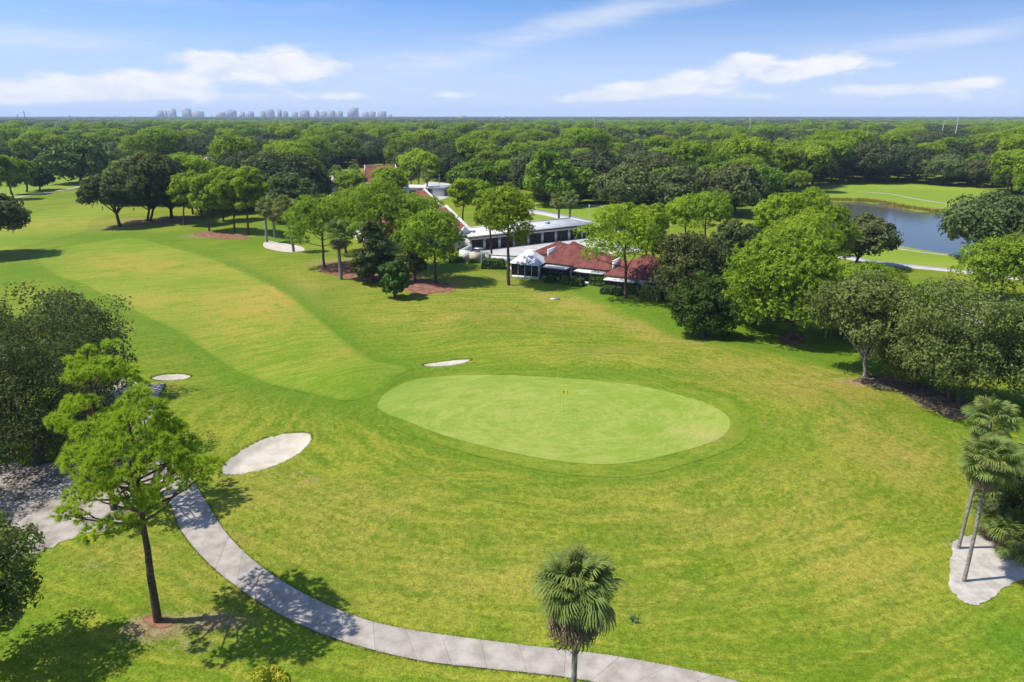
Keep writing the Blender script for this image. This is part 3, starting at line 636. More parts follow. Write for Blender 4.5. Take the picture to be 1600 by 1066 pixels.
v1 = villa((834, 414), 7.5, 8.5, 1.9, 'low red tiled villa roof tucked behind the white canopy porch', [], va, 2.6)
v2 = villa((846, 430), 9.0, 10.5, 3.4, 'red hip roofed villa with a flat white porch behind clipped hedges', [(1.0, 6.2, 2.6, True)], va)
v3 = villa((901, 438), 6.6, 8.6, 2.2, 'middle red roofed villa with dark screened porch and white flat awning', [(.6, 6.0, 2.4, True)], va)
v4 = villa((948, 452), 11.0, 10.5, 3.3, 'red roofed end villa behind the pine with bent limbs', [(.4, 5.6, 2.2, True)], va)
build('wall_stub', [box(11.9, 14.4, -1.2, -.95, 0, 2.5), box(11.9, 12.15, -.949, 3, 0, 2.5)], M['white'], v4)
for (vv, x, y) in ((v2, -.35, 3.2), (v4, -.4, 3.4)):
    build('party_wall', [box(x, x+.3, y, y+3.6, 2.5, 4.45), box(x-.04, x+.34, y-.04, y+3.64, 4.451, 4.56)], M['white'], vv)
window(7.0, 9.2, 0, .6, 2.1, v4, 3); window(9.6, 10.6, 0, .5, 2.1, v4, 1); window(6.6, 8.2, 0, .5, 2.1, v2, 2)
# white canopy porch
o = thing('canopy_porch', 'white hipped canopy roof over a dark screened porch beside the lone pine', 'porch', at(797, 434), R(-20))
build('roof', [(np.array([(-.3,-.3,2.95),(6.0,-.3,2.7),(6.0,6,2.8),(-.3,6,2.95),(2.4,3.6,5.1),(3.2,3.7,5.05)]), np.array([(0,1,5,4),(2,3,4,5)]), 0), (np.array([(-.3,-.3,2.95),(-.3,6,2.95),(2.4,3.6,5.1),(6.0,-.3,2.7),(6.0,6,2.8),(3.2,3.7,5.05)]), np.array([(0,2,1),(3,4,5)]), 0)], M['white_roof'], o)
build('back_wall', [box(.2, 5.9, 5.6, 5.8, 0, 2.5), box(5.6, 5.85, .4, 5.599, 0, 2.3)], M['white'], o)
for k in range(4): build('screen', [box(.25+k*1.38, .25+k*1.38+1.25, .2, .22, .55, 2.6)], M['screen'], o)
build('screen_side', [box(.2, .22, .3, 5.5, .5, 2.7)], M['screen'], o)
[build('post', [box(.14+k*1.38, .26+k*1.38, .14, .28, 0, 2.66)], M['white'], o) for k in range(5)]; build('knee_wall', [box(.27, 5.65, .155, .26, 0, .545)], M['white'], o)
# white garden fence panels near the canopy
o = thing('patio_fence', 'short white slatted patio fence below the white canopy porch', 'fence', at(797, 424), R(-20))
for k in range(7): build('slat', [box(k*.36, k*.36+.16, 0, .06, .05, .95)], M['white'], o)
build('rail', [box(-.05, 2.4, .061, .12, .2, .3), box(-.05, 2.4, .061, .12, .72, .82)], M['white'], o)
# staggered row houses: long red slopes between white fire walls
def row_house(x, y, wd, rn, z0, rise, ang, label):
    o = thing('row_house', label, 'house', (x, y, 0), ang)          # origin = front right corner; x runs back along the front to the left
    [build('wall', [b_], M['white'], o) for b_ in (box(-wd, -.45, .4, .65, 0, z0-.2), box(-wd, -.45, rn+5, rn+5.25, 0, z0-.2))]
    tile_slope('roof', [(-wd, -.3, z0), (-.45, -.3, z0), (-.45, rn, z0+rise), (-wd, rn, z0+rise)], M['tile_red'], o)
    tile_slope('roof', [(-.45, rn+5.6, z0+.8), (-wd, rn+5.6, z0+.8), (-wd, rn, z0+rise), (-.45, rn, z0+rise)], M['tile_red'], o)
    for xa in (-.448, -wd-.45):
        pf = np.array([(0,-.6,0),(0,rn+5.9,0),(0,rn+5.9,z0+1.2),(0,rn+.2,z0+rise+.55),(0,-.6,z0+.5)])
        V0 = pf+np.array((xa, 0, 0)); V1 = V0+np.array((.446, 0, 0)); n = 5; VV = np.concatenate([V0, V1])
        build('fire_wall', [(VV, np.array([(i, (i+1) % n, n+(i+1) % n, n+i) for i in range(n)]), 0), (V0, np.arange(n)[None], 0), (V1, np.arange(n)[None], 0)], M['white'], o)
    for xw in np.arange(-wd+1.4, -2.6, 3.6): window(xw, xw+1.9, .4, .8, 2.1, o, 2)
    build('chimney', [box(-wd*.5, -wd*.5+1, rn-2.2, rn-1.2, z0+1.2, z0+rise+1.2), box(-wd*.5-.1, -wd*.5+1.1, rn-2.3, rn-1.1, z0+rise+1.201, z0+rise+1.4)], M['white'], o)
    return o
row_house(-10.6, 170.5, 12, 16, 3.0, 3.6, R(25), 'nearest red roofed row house just left of the garages')
row_house(-22.0, 162.5, 11, 15, 2.8, 3.2, R(25), 'red roofed row house half hidden behind the pine clump')
row_house(-21.5, 214, 14, 17, 3.0, 3.6, R(25), 'row house with white fire walls below the white carport')
row_house(-37.5, 205, 13, 15, 2.8, 3.4, R(25), 'row house left of the carport behind the pine clump')
def far_house(px, wd, dp, ang, z, rise, roof, label, wallm='white', name='house'):
    o = thing(name, label, 'house', at(*px), ang)
    build('wall', [box(0, wd, 0, .3, 0, z-.003), box(0, wd, dp-.3, dp, 0, z-.003)], M[wallm], o)
    gable_x(z, .01, wd-.01, 0, dp, rise, M[roof], o)
    for x in (-.3, wd): gable_fill(x, z-.02, -.55, dp+.55, rise+.35, .3, M[wallm], o); build('end_wall', [box(x+.002, x+.298, 0, dp, 0, z-.022)], M[wallm], o)
    for x in np.arange(1.5, wd-2.5, 4.5): window(x, x+2, 0, .9, 2.3, o, 2)
    return o
far_house((524, 298), 20, 11, R(20), 3.4, 3.0, 'tile_red', 'distant red roofed house with a white end gable among palms')
far_house((572, 286), 14, 10, R(12), 4.6, 3.0, 'tile_red', 'distant taller red roofed house behind the bright yellow pine')
far_house((492, 304), 8, 9, R(20), 3.2, 1.4, 'tile_tan', 'low tan roofed annex at the end of the distant red roofed house')
far_house((296, 296), 22, 15, R(-14), 8.2, 4.8, 'tile_tan', 'large tan roofed house behind the oak grove')
far_house((168, 272), 14, 9, R(10), 2.8, 1.6, 'tile_tan', 'small tan house by the driveway beyond the banyan', 'beige')
far_house((638, 386), 13, 8, R(-25), 3.0, 1.8, 'tile_red', 'small red roofed wing glimpsed through the pine clump')
o = thing('carport', 'white flat roofed carport at the top of the parking court', 'carport', at(630, 306), R(-10))
build('roof', [box(0, 17, 0, 9, 2.9, 3.5)], M['white_roof'], o); build('wall', [box(.4, 5, .3, .5, 0, 2.895), box(12, 16.6, .3, .5, 0, 2.895), box(.4, 16.6, 8.5, 8.7, 0, 2.895)], M['white'], o)
for k in range(4): build('post', [box(5.6+k*2, 5.8+k*2, .3, .5, 0, 2.895)], M['white'], o)
# ---------------------------------------------------------------- skyline
tn = [(246,255,171),(254,264,169.5),(263,275,168),(285,299,167.5),(300,319,171),(337,352,171),(350,371,170),(372,384,172),(384,397,170.5),(405,416,171.5),(414,429,169),(433,441,168.5),(440,452,170.5),(453,468,171),(467,485,169.5),(488,500,170.5),(498,511,169.5),(511,524,169),(523,537,169.5),(542,561,166),(564,577,172),(575,589,171.5),(588,605,171),(606,612,175),(714,728,176.5),(783,792,177)]
rs = random.Random(8)
for k, (x0, x1, ty) in enumerate(tn):
    D_ = 5600+rs.uniform(-350, 350); d0 = ray((x0+x1)/2, 180); q = d0[:2]/d0[1]*D_
    wd = (x1-x0)/FPX*D_/CP*rs.uniform(.55, 1.0); ht = height_over(D_, ty+2.9+rs.uniform(-.6, 2.4))
    o = thing('skyline_tower', 'tallest broad tower of the hazy skyline' if (x0 == 542) else 'pale hazy apartment tower on the horizon skyline', 'tower', (q[0], q[1], 0), rs.uniform(-.3, .3), 'towers of the distant skyline')
    if x0 > 700: o['label'] = 'low pale block standing alone on the horizon right of the skyline'
    dp = rs.uniform(18, 30); nf = max(4, int(ht/7)); fh = ht/nf
    build('wall', [box(-wd/2, wd/2, -dp/2, dp/2, 0, ht), box(-wd*.2, wd*.15, -dp*.3, dp*.3, ht+.01, ht+rs.uniform(3, 7)), box(wd*.25, wd*.4, -dp*.2, dp*.3, ht+.01, ht+3)], M['tower'], o)
    wl = []
    nc = max(2, int(wd/14))
    for r_ in range(1, nf):
        for cc in range(nc): wl.append(box(-wd/2+(cc+.15)*wd/nc, -wd/2+(cc+.85)*wd/nc, -dp/2-.3, -dp/2-.02, r_*fh+fh*.15, r_*fh+fh*.6))
    w_ = build('window_bands', wl, M['tower_glass'], o); w_['kind'] = 'stuff'
# ---------------------------------------------------------------- tall line poles over the trees
pl = [(40,173.5,540),(29,178,700),(110,180,620),(205,180,800),(89,184,560),(93,185,590),(180,180,900),(143,182,950),(403,181,760),(438,177,520),(487,178,900),(526,177,1300),(268,176,1200),(676,182,560),(895,183,620),(929,182,520),(1173,183,460),(1474,188,430),(1497,183,400),(245,180,1000),(332,178,1100)]
for k, (px, ty, D_) in enumerate(pl):
    D_ *= 1.45
    d0 = ray(px, 190); q = d0[:2]/d0[1]*D_; ht = height_over(D_, ty)
    o = thing('line_pole', 'pale concrete power line pole rising above the forest canopy', 'pole', (q[0], q[1], 0), 0, 'power line poles above the trees')
    if px == 1497: o['label'] = 'tallest pale power pole above the trees behind the pond'
    if px == 1474: o['label'] = 'shorter leaning power pole beside the tallest one behind the pond'
    if px == 1173: o['label'] = 'pale power pole standing alone right of the middle of the forest'
    if px == 676: o['label'] = 'pale power pole alone just right of the skyline towers'
    if px == 438: o['label'] = 'thick pale power pole standing in front of the skyline'
    build('shaft', [tube([(0,0,0),(0,0,ht)], [.55, .3], 8)], M['pole'], o)
    build('cross_arm', [box(-1.6, 1.6, -.1, .1, ht-1.6, ht-1.35), box(-1.3, 1.3, -.1, .1, ht-3.6, ht-3.35)], M['pole'], o)
    if px == 1474: o.rotation_euler = (0, R(2.5), 0)
# ---------------------------------------------------------------- tree shapes
def leaves(P, Nn, a, rng, tint, asp=.55):
    """rhombic leaf sprays at P facing Nn"""
    n = len(P); r = unit(rng.normal(size=(n, 3))); t1 = unit(np.cross(Nn, r)); t2 = np.cross(Nn, t1)
    A = t1*a[:, None]; B = t2*(a*asp)[:, None]; bend = Nn*(a*.18)[:, None]
    V = np.stack([P-A, P+B+bend, P+A, P-B+bend], 1).reshape(-1, 3)
    return (V, np.arange(4*n).reshape(-1, 4), 0, dict(tint=np.repeat(np.clip(tint, 0, 1), 4)))
def dome(n, rng, lo=-.25):
    k = np.arange(n)+.5; z = 1-(1-lo)*k/n; th = k*2.39996+rng.random()*6; r = np.sqrt(np.maximum(0, 1-z*z))
    return np.c_[r*np.cos(th), r*np.sin(th), z]
def broad(h, wd, cb, leaf, seed, nmax=16000, lo=-.3, ncl=None, off=(0, 0), gap=.0, dens=1.9, trunk=True, fl=1.0, nstem=1, trk=1.):
    """wide crowned tree: returns crown part, trunk parts"""
    rng = np.random.default_rng(seed); r = wd/2; cz = cb*h+(h-cb*h)*(.38 if cb > .05 else .30); rz = (h-cz); rzl = cz-cb*h
    ncl = ncl or int(16+wd*1.5)
    C = dome(ncl, rng, lo); C += rng.normal(size=C.shape)*.13; C /= np.maximum(1, np.linalg.norm(C, axis=1))[:, None]
    rc = wd*rng.uniform(.105, .19, ncl)
    sc_ = np.c_[np.full(ncl, r), np.full(ncl, r), np.where(C[:, 2] > 0, rz, rzl)]
    lob = 1+.16*np.sin(np.arctan2(C[:, 1], C[:, 0])*3+rng.random()*6)
    ctr = C*(sc_-rc[:, None]*np.array([.95, .95, .9]))*rng.uniform(.78, 1.05, ncl)[:, None]; ctr[:, :2] *= lob[:, None]; ctr[:, 2] += cz
    ctr[:, 2] = np.clip(ctr[:, 2], cb*h+rc*.5, h-rc*.8)
    if gap:
        k = rng.random(ncl) > gap; ctr, rc = ctr[k], rc[k]; ncl = len(rc)
    area = 4*pi*(rc**2).sum(); nl = int(min(nmax, area*dens/leaf**2))
    w_ = rc**2; ci = rng.choice(ncl, nl, p=w_/w_.sum()); ns = 13
    sd_ = unit(rng.normal(size=(ncl, ns, 3))+np.array((0, 0, .4))); si = rng.integers(0, ns, nl); d1 = sd_[ci, si]
    sr = (rc[:, None]*rng.uniform(.28, .52, (ncl, ns)))[ci, si]; d2 = unit(rng.normal(size=(nl, 3))+d1*.6+np.array((0, 0, .25)))
    dr = unit(d1*.45+d2*.8)
    P = ctr[ci]+(d1*(rc[ci]*.78)[:, None]+d2*(sr*(1+rng.normal(size=nl)*.14))[:, None])*np.array([1, 1, .8*fl])
    P += .25*leaf*rng.normal(size=P.shape)
    fill = rng.random(nl) < .10; P[fill] = (P[fill]-np.array((0, 0, cz)))*rng.uniform(.4, .9, fill.sum())[:, None]+np.array((0, 0, cz))
    P[:, 2] = np.maximum(P[:, 2], max(.12, cb*h*.8))
    P[:, :2] += np.array(off)*np.clip(P[:, 2:]/h*1.3, 0, 1.2)
    ct = rng.random(ncl)
    Nn = unit(dr*.9+unit(rng.normal(size=(nl, 3)))*.62)
    crown = leaves(P, Nn, leaf*rng.uniform(.55, 1.25, nl), rng, .22+.36*ct[ci]+.2*rng.random((ncl, ns))[ci, si]+rng.normal(size=nl)*.14)
    tp = []
    if trunk:
        for s_ in range(nstem):
            o0 = np.array((rng.normal()*.6, rng.normal()*.6, 0))*(nstem > 1); sp = np.array((off[0]*.3, off[1]*.3, max(cb*h*.85, h*.16)))+o0*1.4
            tr = max(.16, .027*h)*(1 if nstem == 1 else .6)*trk
            tp.append(tube(np.array([o0+(0,0,-.3), o0*1.05+np.array((0,0,.25)), (o0*1.2+sp)/2, sp]), [tr*1.7, tr*1.2, tr, tr*.9], 8))
            for j in rng.choice(ncl, min(ncl, 9), False):
                e = ctr[j].copy(); e[:2] += np.array(off)*min(1, e[2]/h*1.3); m_ = sp*.45+e*.55+np.array((0, 0, .1*h*rng.uniform(-.3, .6)))
                tp.append(tube([sp-(0,0,.2), sp*.7+m_*.3, m_, e], [tr*.6, tr*.45, tr*.3, tr*.1], 5))
    return crown, tp, (ctr, rc)
def pine(h, wd, cb, seed, nl=30, bl=.5, bw=.1, nb=7, tpc=16, off=(0, 0), flat=.6, sparse=0., nc=4, pad=(.10, .16), lo=-.42):
    """slash pine: bare trunk, bent limbs carrying separate cushions of needle tufts on a broad dome"""
    rng = np.random.default_rng(seed); tr = max(.13, .0135*h); top = h*.93
    zz = np.linspace(0, 1, 9); wob = np.cumsum(rng.normal(size=(9, 2))*.012*h, axis=0)*.5; wob -= wob[0]
    tx = np.c_[off[0]*zz**1.3*.8+wob[:, 0], off[1]*zz**1.3*.8+wob[:, 1], zz*top]; tx[0, 2] = -.3
    tp = [tube(tx, tr*(1.25-zz*1.05)+.02, 8)]
    at_ = lambda z: np.array([np.interp(z, tx[:, 2], tx[:, k]) for k in (0, 1)]+[z])
    cz = h*(cb+(1-cb)*.40); up, dn = h-cz, (cz-h*cb)/.45
    Dm = dome(nl, rng, lo)+rng.normal(size=(nl, 3))*.10; RC = wd*rng.uniform(*pad, nl)*np.where(Dm[:, 2] < 0, .85, 1.)
    lob = 1+.2*np.sin(np.arctan2(Dm[:, 1], Dm[:, 0])*2+rng.random()*6)*rng.uniform(.4, 1)
    E = np.c_[Dm[:, 0]*(wd/2-RC*.9)*lob, Dm[:, 1]*(wd/2-RC*.9)*lob, np.where(Dm[:, 2] > 0, Dm[:, 2]*(up-RC*flat), Dm[:, 2]*dn)]*rng.uniform(.72, 1.06, nl)[:, None]
    keep = rng.random(nl) > sparse; E, RC = E[keep], RC[keep]; C = []; R2 = []
    for e, rc in zip(E, RC):
        e = e+np.array((off[0]*.8, off[1]*.8, cz)); r_ = math.hypot(e[0]-off[0]*.8, e[1]-off[1]*.8)
        z0 = max(h*cb*.82, e[2]-.05*h-r_*rng.uniform(.15, .5)); b0 = at_(min(z0, top*.96)); d_ = unit(e-b0); sd = unit(np.cross(d_, (0, 0, 1)))
        m1 = b0+(e-b0)*.4+sd*rng.normal()*.03*wd-np.array((0, 0, .02*h)); m2 = b0+(e-b0)*.75+sd*rng.normal()*.03*wd-np.array((0, 0, .018*h))
        lr = tr*(.18+.32*min(1, r_/(wd/2))); tp.append(tube([b0, m1, m2, e-(0, 0, rc*.25)], [lr, lr*.8, lr*.55, lr*.22], 5))
        C.append(e); R2.append(rc)
        for s_ in (-1, 1):                                          # small side cushions hugging the big one
            if rng.random() < .6:
                q = e+sd*s_*rc*rng.uniform(.8, 1.15)-d_*rc*rng.uniform(.1, .9)-np.array((0, 0, rc*rng.uniform(.0, .4))); C.append(q); R2.append(rc*rng.uniform(.45, .7)); tp.append(tube([m2, q], [lr*.35, lr*.12], 4))
    C = np.array(C); RC = np.array(R2); n = len(C)
    w_ = RC**2/np.mean(RC**2); ci = np.repeat(np.arange(n), np.maximum(5, (tpc*w_)).astype(int)); dr = unit(rng.normal(size=(len(ci), 3))*np.array((1, 1, .8))+np.array((0, 0, .42)))
    P = C[ci]+dr*(RC[ci]*rng.uniform(.72, 1.05, len(ci)))[:, None]*np.array((1, 1, flat))
    out = unit(dr*np.array((1, 1, 1.4))+np.array((0, 0, .22)))
    tt = (.28+.4*rng.random(n))[ci]+rng.normal(size=len(ci))*.12
    k = np.repeat(np.arange(len(ci)), nb); D_ = unit(out[k]*1.0+unit(rng.normal(size=(len(k), 3)))*.9)
    ln = bl*rng.uniform(.6, 1.1, len(k))
    cr = [blades(P[k]-D_*(ln*.25)[:, None], D_, ln, np.full(len(k), bw), rng, np.clip(tt[k]+rng.normal(size=len(k))*.1, 0, 1))]
    if not nc: return cr, tp
    k = np.repeat(np.arange(len(ci)), nc)
    q = P[k]+rng.normal(size=(len(k), 3))*bl*.33
    cr.append(leaves(q, unit(out[k]*1.0+unit(rng.normal(size=(len(k), 3)))*.42), bl*.58*rng.uniform(.6, 1.2, len(k)), rng, tt[k]+rng.normal(size=len(k))*.1, .38))
    return cr, tp
def frond_mesh(seed, L_=1.4, blade=.85, droop=.35, nseg=24):
    """a fan frond: stalk along +x, folded segments round its end"""
    rng = np.random.default_rng(seed); V = []; F3 = []; c = 0; tn_ = []
    for k in range(nseg):
        a = (k/(nseg-1)-.5)*R(250)+rng.normal()*.03; d = np.array((math.cos(a), math.sin(a), 0)); ln = blade*(.72+.28*math.cos(a*.8))*rng.uniform(.9, 1.08)
        o_ = np.array((L_-.25*abs(a)/2.2*.6, 0, 0)); fold = .25*abs(math.sin(a)); s = np.array((-d[1], d[0], 0))*.05*blade
        p1 = o_+d*ln*.55+np.array((0,0,-fold*.35*ln)); p2 = o_+d*ln*.85+np.array((0,0,-fold*.6*ln-droop*.35*ln)); p3 = o_+d*ln*.98+np.array((0,0,-fold*.8*ln-droop*ln*.9))
        V += [o_-s*.3, o_+s*.3, p1-s, p1+s*.9+np.array((0,0,.03)), p2-s*.7, p2+s*.7, p3]
        F3 += [(c,c+1,c+3), (c,c+3,c+2), (c+2,c+3,c+5), (c+2,c+5,c+4), (c+4,c+5,c+6)]; c += 7; q = rng.uniform(.25, .85); tn_ += [q*.7, q*.7, q, q, q+.05, q+.05, q+.1]
    V += [(0,-.03,0),(0,.03,0),(L_*.5,.02,.05),(L_*.5,-.02,.05),(L_,.012,0),(L_,-.012,0)]; F3 += [(c,c+1,c+2),(c,c+2,c+3),(c+3,c+2,c+4),(c+3,c+4,c+5)]; tn_ += [.8]*6
    return np.array(V, float), np.array(F3), np.array(tn_)
FR = [frond_mesh(s, droop=d_) for s, d_ in ((1,.3),(2,.5),(3,.75),(4,.42))]
FD = [frond_mesh(s, L_=1.15, blade=.9, droop=.75, nseg=18) for s in (11, 12)]
FRM = [build('frond', [(v, f, 0, dict(tint=t_))], M['palm'], link=False).data for v, f, t_ in FR]
FDM = [build('dead_frond', [(v, f, 0, dict(tint=t_))], M['palm_dead'], link=False).data for v, f, t_ in FD]
def frond_places(n, rng, e0, e1):
    for k in range(n):
        f = (k+.5)/n; el_ = e0+(e1-e0)*f**.9+rng.normal()*.16; yield k*2.39996+rng.normal()*.12, el_
def fan_palm(o, h, r, seed, ng=46, nd=22, trad=.16, lean=(0, 0), top=R(82), low=R(-38), parts=True, dead_r=.9, thin=1.0):
    rng = np.random.default_rng(seed); s = r/2.2; z = np.linspace(0, 1, 8)
    px_ = np.c_[lean[0]*z**1.5, lean[1]*z**1.5, z*h]; px_[0, 2] = -.3
    trunk = build('trunk', [tube(px_, trad*(1.15-.25*z)*np.where(np.arange(8) > 6, 1.25, 1), 10)], M['bark_palm'], o)
    hub = Vector(px_[-1])
    if parts:
        for (lst, ms, nm, n, e0, e1, rr) in ((0, FRM, 'frond', ng, top, low, 1.0), (1, FDM, 'dead_frond', nd, R(-36), R(-74), dead_r)):
            for a, e in frond_places(n, rng, e0, e1):
                k = rng.uniform(.8, 1.12)*s*rr*(1 if e < 1.0 else .78)
                rot = Matrix.Rotation(a, 3, 'Z') @ Matrix.Rotation(-e, 3, 'Y') @ Matrix.Rotation(rng.normal()*.4, 3, 'X')
                inst(nm, ms[rng.integers(len(ms))], o, hub+Vector((0, 0, .12*s*(e-.2)-(.5*s if lst else 0))), rot.to_euler(), (k, k, k))
    else:
        for (VF, m_, nm, n, e0, e1, rr) in ((FR, M['palm'], 'crown', ng, top, low, 1.0), (FD, M['palm_dead'], 'dead_skirt', nd, R(-36), R(-74), dead_r)):
            if not n: continue
            build(nm, palm_parts(VF, n, e0, e1, s*rr, rng, np.array(hub)), m_, o)
def palm_parts(VF, n, e0, e1, s, rng, hub, mi=0, wide=1.0):
    out = []
    for a, e in frond_places(n, rng, e0, e1):
        v, f, t_ = VF[rng.integers(len(VF))]
        rot = np.array(Matrix.Rotation(a, 3, 'Z') @ Matrix.Rotation(-e, 3, 'Y') @ Matrix.Rotation(rng.normal()*.25, 3, 'X'))
        out.append(((v*s*rng.uniform(.85, 1.12))@rot.T+hub+np.array((0, 0, .12*s*e)), f, mi, dict(tint=np.clip(t_+rng.normal()*.1, 0, 1))))
    return out
# ---------------------------------------------------------------- the trees one can point at
def spot(bx, by, top, x0, x1, cbot):
    p = G(bx, by); z = float(T(p[0], p[1])); h = height_over(p[1], top)-z; cbh = height_over(p[1], cbot)-z
    zm = (h+cbh)/2+z; dm = depth_at(p[1], zm); wd = (x1-x0)/FPX*dm; cx = ((x0+x1)/2-800)/FPX*dm
    return (float(p[0]), float(p[1]), z), h, max(0, cbh/h), wd, (cx-p[0])
seedn = [100]
def pine_tree(bx, by, top, x0, x1, cbot, label, m='pine', group=None, nl=28, name='pine_tree', sparse=0, tpc=None, lo=-.42, off=None, bark='bark_pine'):
    loc, h, cb, wd, ox = spot(bx, by, top, x0, x1, cbot); seedn[0] += 1
    D_ = math.hypot(loc[0], loc[1]); o = thing(name, label, 'pine', loc, 0, group)
    fp = D_/683
    near = D_ < 60
    bl = .44 if near else max(.42, fp*2.1); bw = .036 if near else fp*.6
    cr, tk = pine(h, wd, cb, seedn[0], int(nl*1.35) if near else nl, bl, bw, 30 if near else 4, tpc or (24 if near else 40 if D_ < 150 else 32), off or (ox*.9, 0), .66, sparse or (.12 if near else 0), 0 if near else 6, (.07, .105) if near else (.12, .185), lo)
    build('trunk', tk, M[bark], o, True); build('crown', cr, M[m], o)
    return o, h, cb, wd
def oak_tree(bx, by, top, x0, x1, cbot, label, m='oak', name='oak_tree', cat='oak', group=None, moss=0, nmax=30000, lo=-.3, ncl=None, gap=0, leafk=1., bark='bark_oak', dens=1.9, fl=1., nstem=1, trk=1.):
    loc, h, cb, wd, ox = spot(bx, by, top, x0, x1, cbot); seedn[0] += 1
    D_ = math.hypot(loc[0], loc[1]); o = thing(name, label, cat, loc, 0, group)
    leaf = (max(.13, D_*.0021) if D_ < 110 else D_*.0026)*leafk; nmax = min(nmax, 60000 if D_ < 62 else 24000 if D_ < 110 else 13000)
    cr, tk, (ctr, rc) = broad(h, wd, cb, leaf, seedn[0], nmax, lo, ncl, (ox, 0), gap, dens, True, fl, nstem, trk)
    build('crown', [cr], M[m], o)
    if tk: build('trunk', tk, M[bark], o, True)
    if moss:
        rng = np.random.default_rng(seedn[0]+7); k = np.where(ctr[:, 2] < np.quantile(ctr[:, 2], .6))[0]; q = ctr[rng.choice(k, moss)]+rng.normal(size=(moss, 3))*wd*.06; q[:, 2] -= wd*.02; q[:, 0] += ox*.7
        ln = rng.uniform(.04, .11, moss)*h; ln = np.minimum(ln, np.maximum(q[:, 2]-.9, .2))
        build('hanging_moss', [blades(q, unit(np.c_[rng.normal(size=(moss, 2))*.06, -np.ones(moss)]), ln, np.full(moss, max(.10, D_*.0016)), rng)], M['moss'], o)['kind'] = 'stuff'
    return o
oak_tree(-200, 815, 610, -310, -60, 790, 'unseen live oak added outside the frame to shade the bare dirt', lo=-.5, nmax=14000)  # extra oak out of view, added to throw shade across the dirt
pine_tree(247, 975, 634, 104, 332, 795, 'tall slash pine with a broad airy yellow green crown beside the cart path', 'pine_near', nl=44)
pine_tree(180, 806, 530, 88, 246, 720, 'slash pine standing behind the tall one at the edge of the bare dirt', 'pine_near', nl=32)
oak_tree(60, 722, 440, -80, 190, 722, 'big dark live oak above the bare sandy dirt', moss=300, nmax=56000, lo=-.75, ncl=64, dens=2.5)
oak_tree(-70, 690, 446, -190, 66, 690, 'dark live oak filling the frame edge left of the big one', nmax=34000, lo=-.6, ncl=46, dens=2.3)
oak_tree(95, 640, 446, 10, 226, 650, 'dark live oak behind the big one overhanging the fairway edge', nmax=40000, lo=-.6, ncl=54, dens=2.4)
oak_tree(-280, 700, 480, -400, -160, 690, 'dark live oak cut by the frame edge above the bare dirt', nmax=16000, lo=-.4)
oak_tree(-45, 1040, 806, -135, 84, 1000, 'small grey green oak entering at the lower corner', 'oak_grey', lo=-.6, nmax=14000)
oak_tree(-28, 400, 297, -90, 37, 372, 'moss hung oak leaning in at the frame edge above a long dark shadow', moss=160, lo=-.35)
oak_tree(187, 354, 268, 127, 218, 330, 'lone moss draped live oak with a forked trunk on the far fairway', moss=200, lo=-.2)
oak_tree(232, 345, 232, 182, 300, 335, 'large spreading oak of the grove behind the lone moss draped oak', lo=-.5, ncl=36, nstem=2)
oak_tree(268, 342, 248, 226, 302, 335, 'oak with a dark trunk hidden in the grove next to the row of pines', lo=-.5, ncl=30)
oak_tree(212, 318, 240, 168, 262, 312, 'paler oak at the back of the grove beyond the lone oak', 'oak_grey', lo=-.5)
oak_tree(125, 286, 216, 76, 180, 282, 'dense dark green banyan with foliage down to the far lawn', 'dark', 'banyan_tree', 'banyan', lo=-.75, nmax=16000, dens=2.6)
oak_tree(62, 297, 258, 44, 82, 294, 'small round dark tree on the far lawn beside the two leaning pines', 'dark', 'round_tree', 'tree', lo=-.75)
oak_tree(42, 300, 250, 28, 58, 288, 'slim greener tree touching the small round dark tree', 'bright', 'round_tree', 'tree', lo=-.5)
pine_tree(22, 312, 238, -14, 30, 286, 'thin leaning pine at the frame edge on the far lawn', nl=18, off=(-4, 0)); pine_tree(17, 304, 244, 8, 48, 290, 'second thin pine crossing the leaning one on the far lawn', nl=18)
G4 = None
pine_tree(288, 352, 268, 268, 322, 318, 'smallest pine at the left end of the row in front of the oak grove')
pine_tree(327, 361, 264, 290, 362, 328, 'bushy pine with a dark trunk in the row before the oak grove')
pine_tree(367, 364, 262, 334, 392, 328, 'tall straight pine third in the row before the oak grove')
pine_tree(388, 367, 260, 366, 422, 322, 'pine at the right end of the row just before the two sabal palms')
pine_tree(349, 345, 262, 320, 380, 325, 'pine half hidden behind the row in front of the oak grove', 'pine_yellow')
pine_tree(507, 418, 298, 444, 566, 378, 'wide topped pine at the left side of the pine clump', nl=30)
pine_tree(540, 395, 290, 495, 612, 362, 'pine behind the left side of the pine clump')
pine_tree(597, 425, 278, 530, 664, 378, 'tallest pine in the middle of the pine clump', nl=32)
pine_tree(640, 420, 296, 588, 700, 380, 'pine right of the tallest one in the pine clump')
pine_tree(681, 441, 322, 616, 726, 408, 'spreading pine on the right side of the clump above red mulch', nl=34)
pine_tree(575, 405, 288, 540, 600, 350, 'slender pine at the back of the pine clump')
oak_tree(582, 442, 338, 548, 620, 440, 'vine smothered dark trunk column in the middle of the pine clump', 'oak', 'vine_column', 'tree', lo=-.9, dens=2.5, ncl=24)
oak_tree(617, 466, 400, 593, 643, 462, 'round leafy bush at the front foot of the pine clump', 'hedge', 'bush', 'bush', lo=-.9, dens=2.2)
oak_tree(648, 440, 380, 630, 668, 430, 'dark understory shrub under the right side of the pine clump', 'oak', 'bush', 'bush', lo=-.8)
pine_tree(795, 445, 285, 742, 842, 366, 'tall pine with a leaning bare trunk in front of the white canopy porch', nl=32)
pine_tree(768, 407, 300, 735, 790, 362, 'thinner pine just left of the tall one by the courtyard wall', nl=22)
pine_tree(722, 366, 276, 700, 748, 322, 'yellow green pine between the red roofed row houses', 'pine_yellow')
